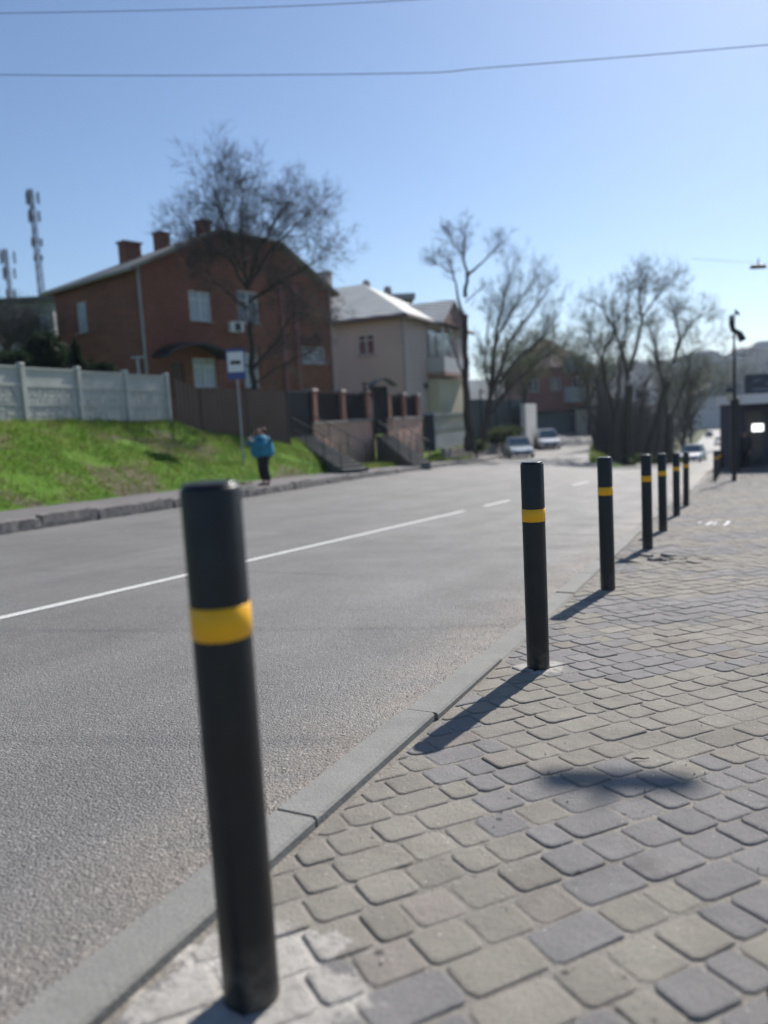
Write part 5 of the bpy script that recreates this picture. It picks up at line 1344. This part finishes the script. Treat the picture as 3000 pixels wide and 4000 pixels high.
# ---------------------------------------------------------------- cars
TYRE = mat('tyre_rubber', (.02, .02, .02), .8); RIM = mat('alloy_rim', (.45, .45, .46), .35, .8); LAMPG = mat('headlamp_glass', (.6, .62, .65), .15, 0, .8); CARGL = mat('car_glass', (.10, .15, .17), .06, 0, .9)
PLATE = mat('number_plate', (.6, .6, .58), .5)
def car(loc, rz, L, W, H, paint, lab, suv=False, group='cars in the street', glass=CARGL):
    """x = forward"""
    r = empty('car', loc, lab, 'car', group, rz)
    hb = .60 * H if not suv else .58 * H; gc = .2
    # body: stations along x with half width, z bottom, z top
    st_ = [(-L / 2, .78, .42, hb * .86), (-L / 2 + .12, .92, .30, hb * .97), (-L * .33, .99, gc, hb), (-L * .1, 1, gc, hb), (L * .15, 1, gc, hb), (L * .30, .98, gc, hb * .93), (L * .42, .93, .25, hb * .84), (L / 2 - .06, .84, .30, hb * .72), (L / 2, .72, .38, hb * .58)]
    vs, fs = [], []; n = 10
    for x, wk, zb, zt in st_:
        w_ = W / 2 * wk
        ring = [(-w_ * .9, zb), (-w_, zb + .12), (-w_ * 1.0, (zb + zt) / 2 + .08), (-w_ * .96, zt - .07), (-w_ * .86, zt), (w_ * .86, zt), (w_ * .96, zt - .07), (w_, (zb + zt) / 2 + .08), (w_, zb + .12), (w_ * .9, zb)]
        vs += [(x, y, z) for y, z in ring]
    for i in range(len(st_) - 1):
        for k in range(n): a = i * n; k2 = (k + 1) % n; fs.append((a + k, a + n + k, a + n + k2, a + k2))
    fs.append(tuple(range(n))); e = (len(st_) - 1) * n; fs.append(tuple(e + n - 1 - k for k in range(n)))
    b = MB(); b.add(vs, fs); bd = b.build('body', paint, r, smooth=False, bevel=.02)
    # cabin (glass) and roof
    xr, xf = (-L * .46 if suv else -L * .36), L * .20; tr, tf_ = (-L * .40 if suv else -L * .20), L * .04
    def cab(w0, w1, z0, z1, g): return [(xr + g, -w0, z0), (xf - g, -w0, z0), (xf - g, w0, z0), (xr + g, w0, z0), (tr + g, -w1, z1), (tf_ - g, -w1, z1), (tf_ - g, w1, z1), (tr + g, w1, z1)]
    F = [(0, 1, 5, 4), (1, 2, 6, 5), (2, 3, 7, 6), (3, 0, 4, 7), (4, 5, 6, 7)]
    b = MB(); b.add(cab(W * .44, W * .36, hb - .02, H - .06, 0), F); b.build('windows', glass, r)
    b = MB(); b.box(((tr + tf_) / 2, 0, H - .035), (tf_ - tr + .16, W * .74, .07), 0, .93)
    z0 = hb - .02
    for s_ in (-1, 1):
        for (xa, xb) in ((xf, tf_), (xr, tr)): b.tube([(xa, s_ * W * .44, z0), (xb, s_ * W * .362, H - .04)], .035, 5)
        xm = -L * .08; b.tube([(xm, s_ * W * .445, z0), (xm, s_ * W * .365, H - .04)], .035, 5)
    b.build('roof', paint, r)
    for sx in (-.31, .31):
        for sy in (-1, 1):
            b = MB(); pr = [(.20, -.09), (.30, -.1), (.325, -.07), (.325, .07), (.30, .1), (.20, .09)]
            b.lathe(pr, n=18); wv = [(v[0], v[2], v[1]) for v in b.v]; b.v = wv
            wl = b.build('wheel', TYRE, r, smooth=False); wl.location = (sx * L, sy * (W / 2 - .10), .325)
            b = MB(); b.lathe([(.02, -.095), (.19, -.085), (.20, 0), (.19, .085), (.02, .095)], n=12); b.v = [(v[0], v[2], v[1]) for v in b.v]; rm = b.build('rim', RIM, wl)
    for sy in (-1, 1):
        b = MB(); b.box((L / 2 - .09, sy * W * .33, hb * .70), (.12, .34, .15), sy * -.15); b.build('headlight', LAMPG, r, bevel=.02)
        b = MB(); b.box((-L / 2 + .05, sy * W * .36, hb * .8), (.08, .22, .16)); b.build('tail_light', mat('tail_lamp', (.35, .02, .02), .3), r)
        b = MB(); b.box((L * .16, sy * (W / 2 + .06), hb + .06), (.1, .16, .12)); b.build('mirror', paint, r, bevel=.02)
    b = MB(); b.box((L / 2 - .005, 0, hb * .52), (.05, W * .5, .13)); b.build('grille', BLACK, r)
    b = MB(); b.box((L / 2 + .0, 0, .34), (.06, W * .62, .14)); b.build('bumper_intake', BLACK, r)
    b = MB(); b.box((L / 2 + .035, 0, .42), (.02, .5, .11)); b.build('number_plate', PLATE, r)
    return r
SILV = mat('silver_car_paint', (.50, .53, .54), .28, .5, .5, coat=.5); WHT = mat('white_car_paint', (.66, .68, .72), .3, .1, .5, coat=.5)
def place_car(px, py, d, head, L, W, H, paint, lab, suv=False):
    q = P(px, py, d); s, t = st(q.x, q.y)
    z = (zroad(s, t) if t > 1 else zn(s)) - .035
    return car((q.x, q.y, z), head, L, W, H, paint, lab, suv)
def face(px, d, dev=0):   # heading pointing back towards the camera
    q = P(px, 1700, d); return math.atan2(-q.y, -q.x) + R(dev)
place_car(2025, 1790, 53.5, face(2025, 53, 7), 4.5, 1.75, 1.42, SILV, 'pale silver sedan parked at the mouth of the side road')
place_car(2139, 1738, 66, face(2139, 66, 6), 4.5, 1.8, 1.62, WHT, 'white tall car parked further up the side road', True)
place_car(2706, 1808, 66, face(2706, 66, -8), 4.5, 1.8, 1.5, WHT, 'white car with a dark lower front on the main road behind the last bollards')
DKP = mat('dark_car_paint', (.03, .035, .05), .3, .2, coat=.5)
for px_, s_, t_, lab in ((2717, 175, 2.6, 'dark car on the far hill road, nearest of the distant ones'), (2740, 215, 5.6, 'dark car in the middle of the distant road'), (2722, 250, 2.6, 'small dark distant car on the left lane uphill'), (2752, 290, 5.6, 'farthest dark car up the distant road')):
    x, y = xy(s_, t_); car((x, y, zn(s_)), math.atan2(CA, SA) + (math.pi if t_ < 4 else 0), 4.4, 1.8, 1.5, DKP, lab, group='distant cars')

# ---------------------------------------------------------------- people
def skin(name, mat_, root, nodes, edges, sub=2):
    """nodes: {key:(x,y,z,rx,ry)}"""
    keys = list(nodes); me = bpy.data.meshes.new(name); me.from_pydata([nodes[k][:3] for k in keys], [(keys.index(a), keys.index(c)) for a, c in edges], [])
    me.materials.append(mat_); o = bpy.data.objects.new(name, me); col.objects.link(o); o.parent = root
    m = o.modifiers.new('skin', 'SKIN'); m.use_smooth_shade = True
    for i, k in enumerate(keys):
        v = me.skin_vertices[0].data[i]; v.radius = nodes[k][3:5]; v.use_root = (i == 0)
    s_ = o.modifiers.new('sub', 'SUBSURF'); s_.levels = sub; s_.render_levels = sub
    return o
SKIN = mat('skin', (.42, .24, .17), .6); HAIR = mat('reddish_brown_hair', (.10, .035, .022), .7); JACK = mat('blue_jacket', (.02, .22, .34), .75, noise=(8, (.014, .17, .27), 4, .3, .7), bump=(12, .5, .03)); TROU = mat('black_trousers', (.012, .012, .015), .8); SHOE = mat('dark_shoe', (.03, .028, .028), .6)
DARKC = mat('dark_coat', (.012, .013, .022), .85)
def person(loc, rz, H, lab, jacket, hair, pose='phone', trou=TROU):
    k = H / 1.65; r = empty('person', loc, lab, 'person', None, rz); r.scale = (k * (1.14 if pose == 'phone' else 1), k * (1.14 if pose == 'phone' else 1), k)
    # faces -x (left in the picture when rz=0)
    body = {'pel': (0, 0, .92, .12, .15), 'ch': (0, 0, 1.22, .12, .16), 'nk': (0, 0, 1.40, .055, .06), 'hd0': (-.02, 0, 1.49, .075, .07), 'hd1': (-.03, 0, 1.56, .095, .08), 'hd2': (-.02, 0, 1.61, .07, .06),
            'lh': (0, .09, .86, .09, .09), 'lk': (-.03, .10, .48, .06, .06), 'la': (.02, .10, .09, .04, .04), 'lt': (-.13, .10, .035, .035, .03),
            'rh': (0, -.09, .86, .09, .09), 'rk': (.0, -.10, .48, .06, .06), 'ra': (.08, -.10, .10, .04, .04), 'rt': (-.06, -.10, .035, .035, .03)}
    ed = [('pel', 'ch'), ('ch', 'nk'), ('nk', 'hd0'), ('hd0', 'hd1'), ('hd1', 'hd2'), ('pel', 'lh'), ('lh', 'lk'), ('lk', 'la'), ('la', 'lt'), ('pel', 'rh'), ('rh', 'rk'), ('rk', 'ra'), ('ra', 'rt')]
    if pose == 'phone':
        arms = {'L': [(0, .22, 1.34), (-.26, .28, 1.16), (-.24, .10, 1.40), (-.19, .075, 1.47)], 'R': [(0, -.22, 1.34), (-.10, -.36, 1.12), (-.30, -.24, 1.26), (-.34, -.20, 1.32)]}
    else:
        arms = {'L': [(0, .19, 1.34), (.03, .23, 1.08), (-.05, .22, .85), (-.06, .21, .78)], 'R': [(0, -.19, 1.34), (.0, -.24, 1.08), (-.10, -.22, .86), (-.11, -.21, .79)]}
    for s_, a in arms.items():
        for i, (p, rr) in enumerate(zip(a, (.055, .042, .028, .026))): body[s_ + str(i)] = (*p, rr, rr)
        ed += [('ch', s_ + '0'), (s_ + '0', s_ + '1'), (s_ + '1', s_ + '2'), (s_ + '2', s_ + '3')]
        # fingers
        w_ = Vector(a[3]); dr = (w_ - Vector(a[2])).normalized(); sd = dr.cross(Vector((1, 0, 0))).normalized()
        for f in range(4):
            q = w_ + dr * (.05 + .01 * (f in (1, 2))) + sd * (.018 * (f - 1.5)); q2 = q + dr * .02 + Vector((-.015, 0, .005))
            body[f'{s_}f{f}'] = (*q, .008, .008); body[f'{s_}g{f}'] = (*q2, .007, .007); ed += [(s_ + '3', f'{s_}f{f}'), (f'{s_}f{f}', f'{s_}g{f}')]
        q = w_ + sd * .04 + dr * .015; body[s_ + 'th'] = (*q, .009, .009); ed.append((s_ + '3', s_ + 'th'))
    bd = skin('body', SKIN, r, body, ed)
    # face features
    b = MB(); b.lathe([(.004, 0), (.012, .004), (.012, .012), (.002, .016)], (-.118, 0, 1.545), 8); b.build('nose', SKIN, r)
    for s_ in (-1, 1): b = MB(); b.lathe([(.002, -.008), (.009, 0), (.002, .008)], (-.108, s_ * .03, 1.575), 8); b.build('eye', BLACK, r)
    b = MB(); b.box((-.108, 0, 1.51), (.01, .045, .01)); b.build('mouth', mat('lips', (.3, .1, .09), .6), r)
    skin('hair', hair, r, {'a': (.015, 0, 1.62, .10, .095), 'b': (.04, 0, 1.56, .09, .095), 'c': (.045, 0, 1.48, .06, .075)}, [('a', 'b'), ('b', 'c')])
    jk = {'a': (0, 0, .76, .27, .31), 'b': (.005, 0, .98, .28, .32), 'c': (.0, 0, 1.20, .25, .30), 'd': (.01, 0, 1.36, .16, .21), 'e': (.015, 0, 1.42, .085, .085)}
    je = [('a', 'b'), ('b', 'c'), ('c', 'd'), ('d', 'e')]
    for s_, a in arms.items():
        for i, (p, rr) in enumerate(zip(a[:3], (.11, .095, .07))): jk[s_ + str(i)] = (*p, rr, rr)
        je += [('d', s_ + '0'), (s_ + '0', s_ + '1'), (s_ + '1', s_ + '2')]
    skin('jacket', jacket, r, jk, je)
    t = {'p': (0, 0, .90, .14, .17), 'lh': (0, .095, .78, .135, .125), 'lk': (-.03, .10, .48, .10, .10), 'la': (.02, .10, .13, .08, .08), 'rh': (0, -.095, .78, .135, .125), 'rk': (.0, -.10, .48, .10, .10), 'ra': (.08, -.10, .13, .08, .08)}
    skin('trousers', trou, r, t, [('p', 'lh'), ('lh', 'lk'), ('lk', 'la'), ('p', 'rh'), ('rh', 'rk'), ('rk', 'ra')])
    for (x, y) in ((.0, .10), (.06, -.10)):
        skin('shoe', SHOE, r, {'a': (x + .04, y, .055, .045, .05), 'b': (x - .06, y, .04, .035, .045), 'c': (x - .15, y, .03, .025, .035)}, [('a', 'b'), ('b', 'c')])
    if pose == 'phone':
        b = MB(); b.box((-.21, .07, 1.53), (.012, .07, .14), .2); b.build('phone', BLACK, r)
    return r
q = P(1035, 1890, 21.3); s, t = st(q.x, q.y); print('person', s, t, q.z, Z(s, t))
person((q.x, q.y, Z(s, t)), R(25), 1.63, 'person in a blue jacket and black trousers on the far pavement', JACK, HAIR)
q = P(2906, 1815, 32.8); s, t = st(q.x, q.y)
person((q.x, q.y, zn(s)), R(60), 1.7, 'dark-clothed person standing in the shade in front of the kiosk', DARKC, mat('dark_hair', (.02, .015, .012), .7), 'stand')

# ---------------------------------------------------------------- small litter
def near_pt(px, py):
    r_ = ray(px, py); s_ = r_.x * SA + r_.y * CA; k = .977 / (-r_.z - .0584 * s_); return r_ * k
q = near_pt(3000, 3945); b = MB(); b.lathe([(.012, -.08), (.014, -.06), (.03, -.03), (.032, .08), (.028, .09)], n=20)
b.v = [(v[2], v[0], v[1] + .032) for v in b.v]
bo_ = b.build('bottle', mat('dark_green_glass', (.02, .06, .045), .25, 0, .6), smooth=True); bo_.location = (q.x + .075, q.y, q.z + .008); bo_.rotation_euler = (0, 0, R(12))
tag(bo_, 'dark green bottle lying on the pavers in the bottom right corner', 'bottle')
q = near_pt(2500, 2976); b = MB(); b.tube([(-.028, 0, .003), (-.01, .004, .004), (.012, -.002, .003), (.03, .003, .002)], [.002, .0025, .002, .001], 5)
tw = b.build('stick', BARK); tw.location = (q.x, q.y, q.z + .008); tag(tw, 'short dry stick lying on a paver beyond the lamp shadow', 'stick')
b = MB(); rnd = random.Random(8)
for i in range(420):
    p = P(rnd.gauss(925, 30), rnd.gauss(1862, 9), 22.3); z = ZW(p.x, p.y) + rnd.random() * .05; a, e = Vector([rnd.gauss(0, .03) for _ in range(3)]), Vector([rnd.gauss(0, .03) for _ in range(3)])
    v = Vector((p.x, p.y, z + .01)); b.add([v, v + a, v + e], [(0, 1, 2)])
tag(b.build('dry_leaves', foliage_mat('dead_leaf', (.10, .075, .035), (.28, .23, .12))), kind='stuff')

# ---------------------------------------------------------------- air
hz_m = bpy.data.materials.new('haze'); hz_m.use_nodes = True; n_ = hz_m.node_tree.nodes; n_.clear()
vo = n_.new('ShaderNodeVolumePrincipled'); vo.inputs['Color'].default_value = (.70, .82, 1, 1); vo.inputs['Density'].default_value = HAZE; vo.inputs['Anisotropy'].default_value = .35
ou = n_.new('ShaderNodeOutputMaterial'); hz_m.node_tree.links.new(vo.outputs[0], ou.inputs['Volume'])
b = MB(); b.box((0, 650, 40), (3300, 2300, 120)); tag(b.build('haze', hz_m), kind='stuff')
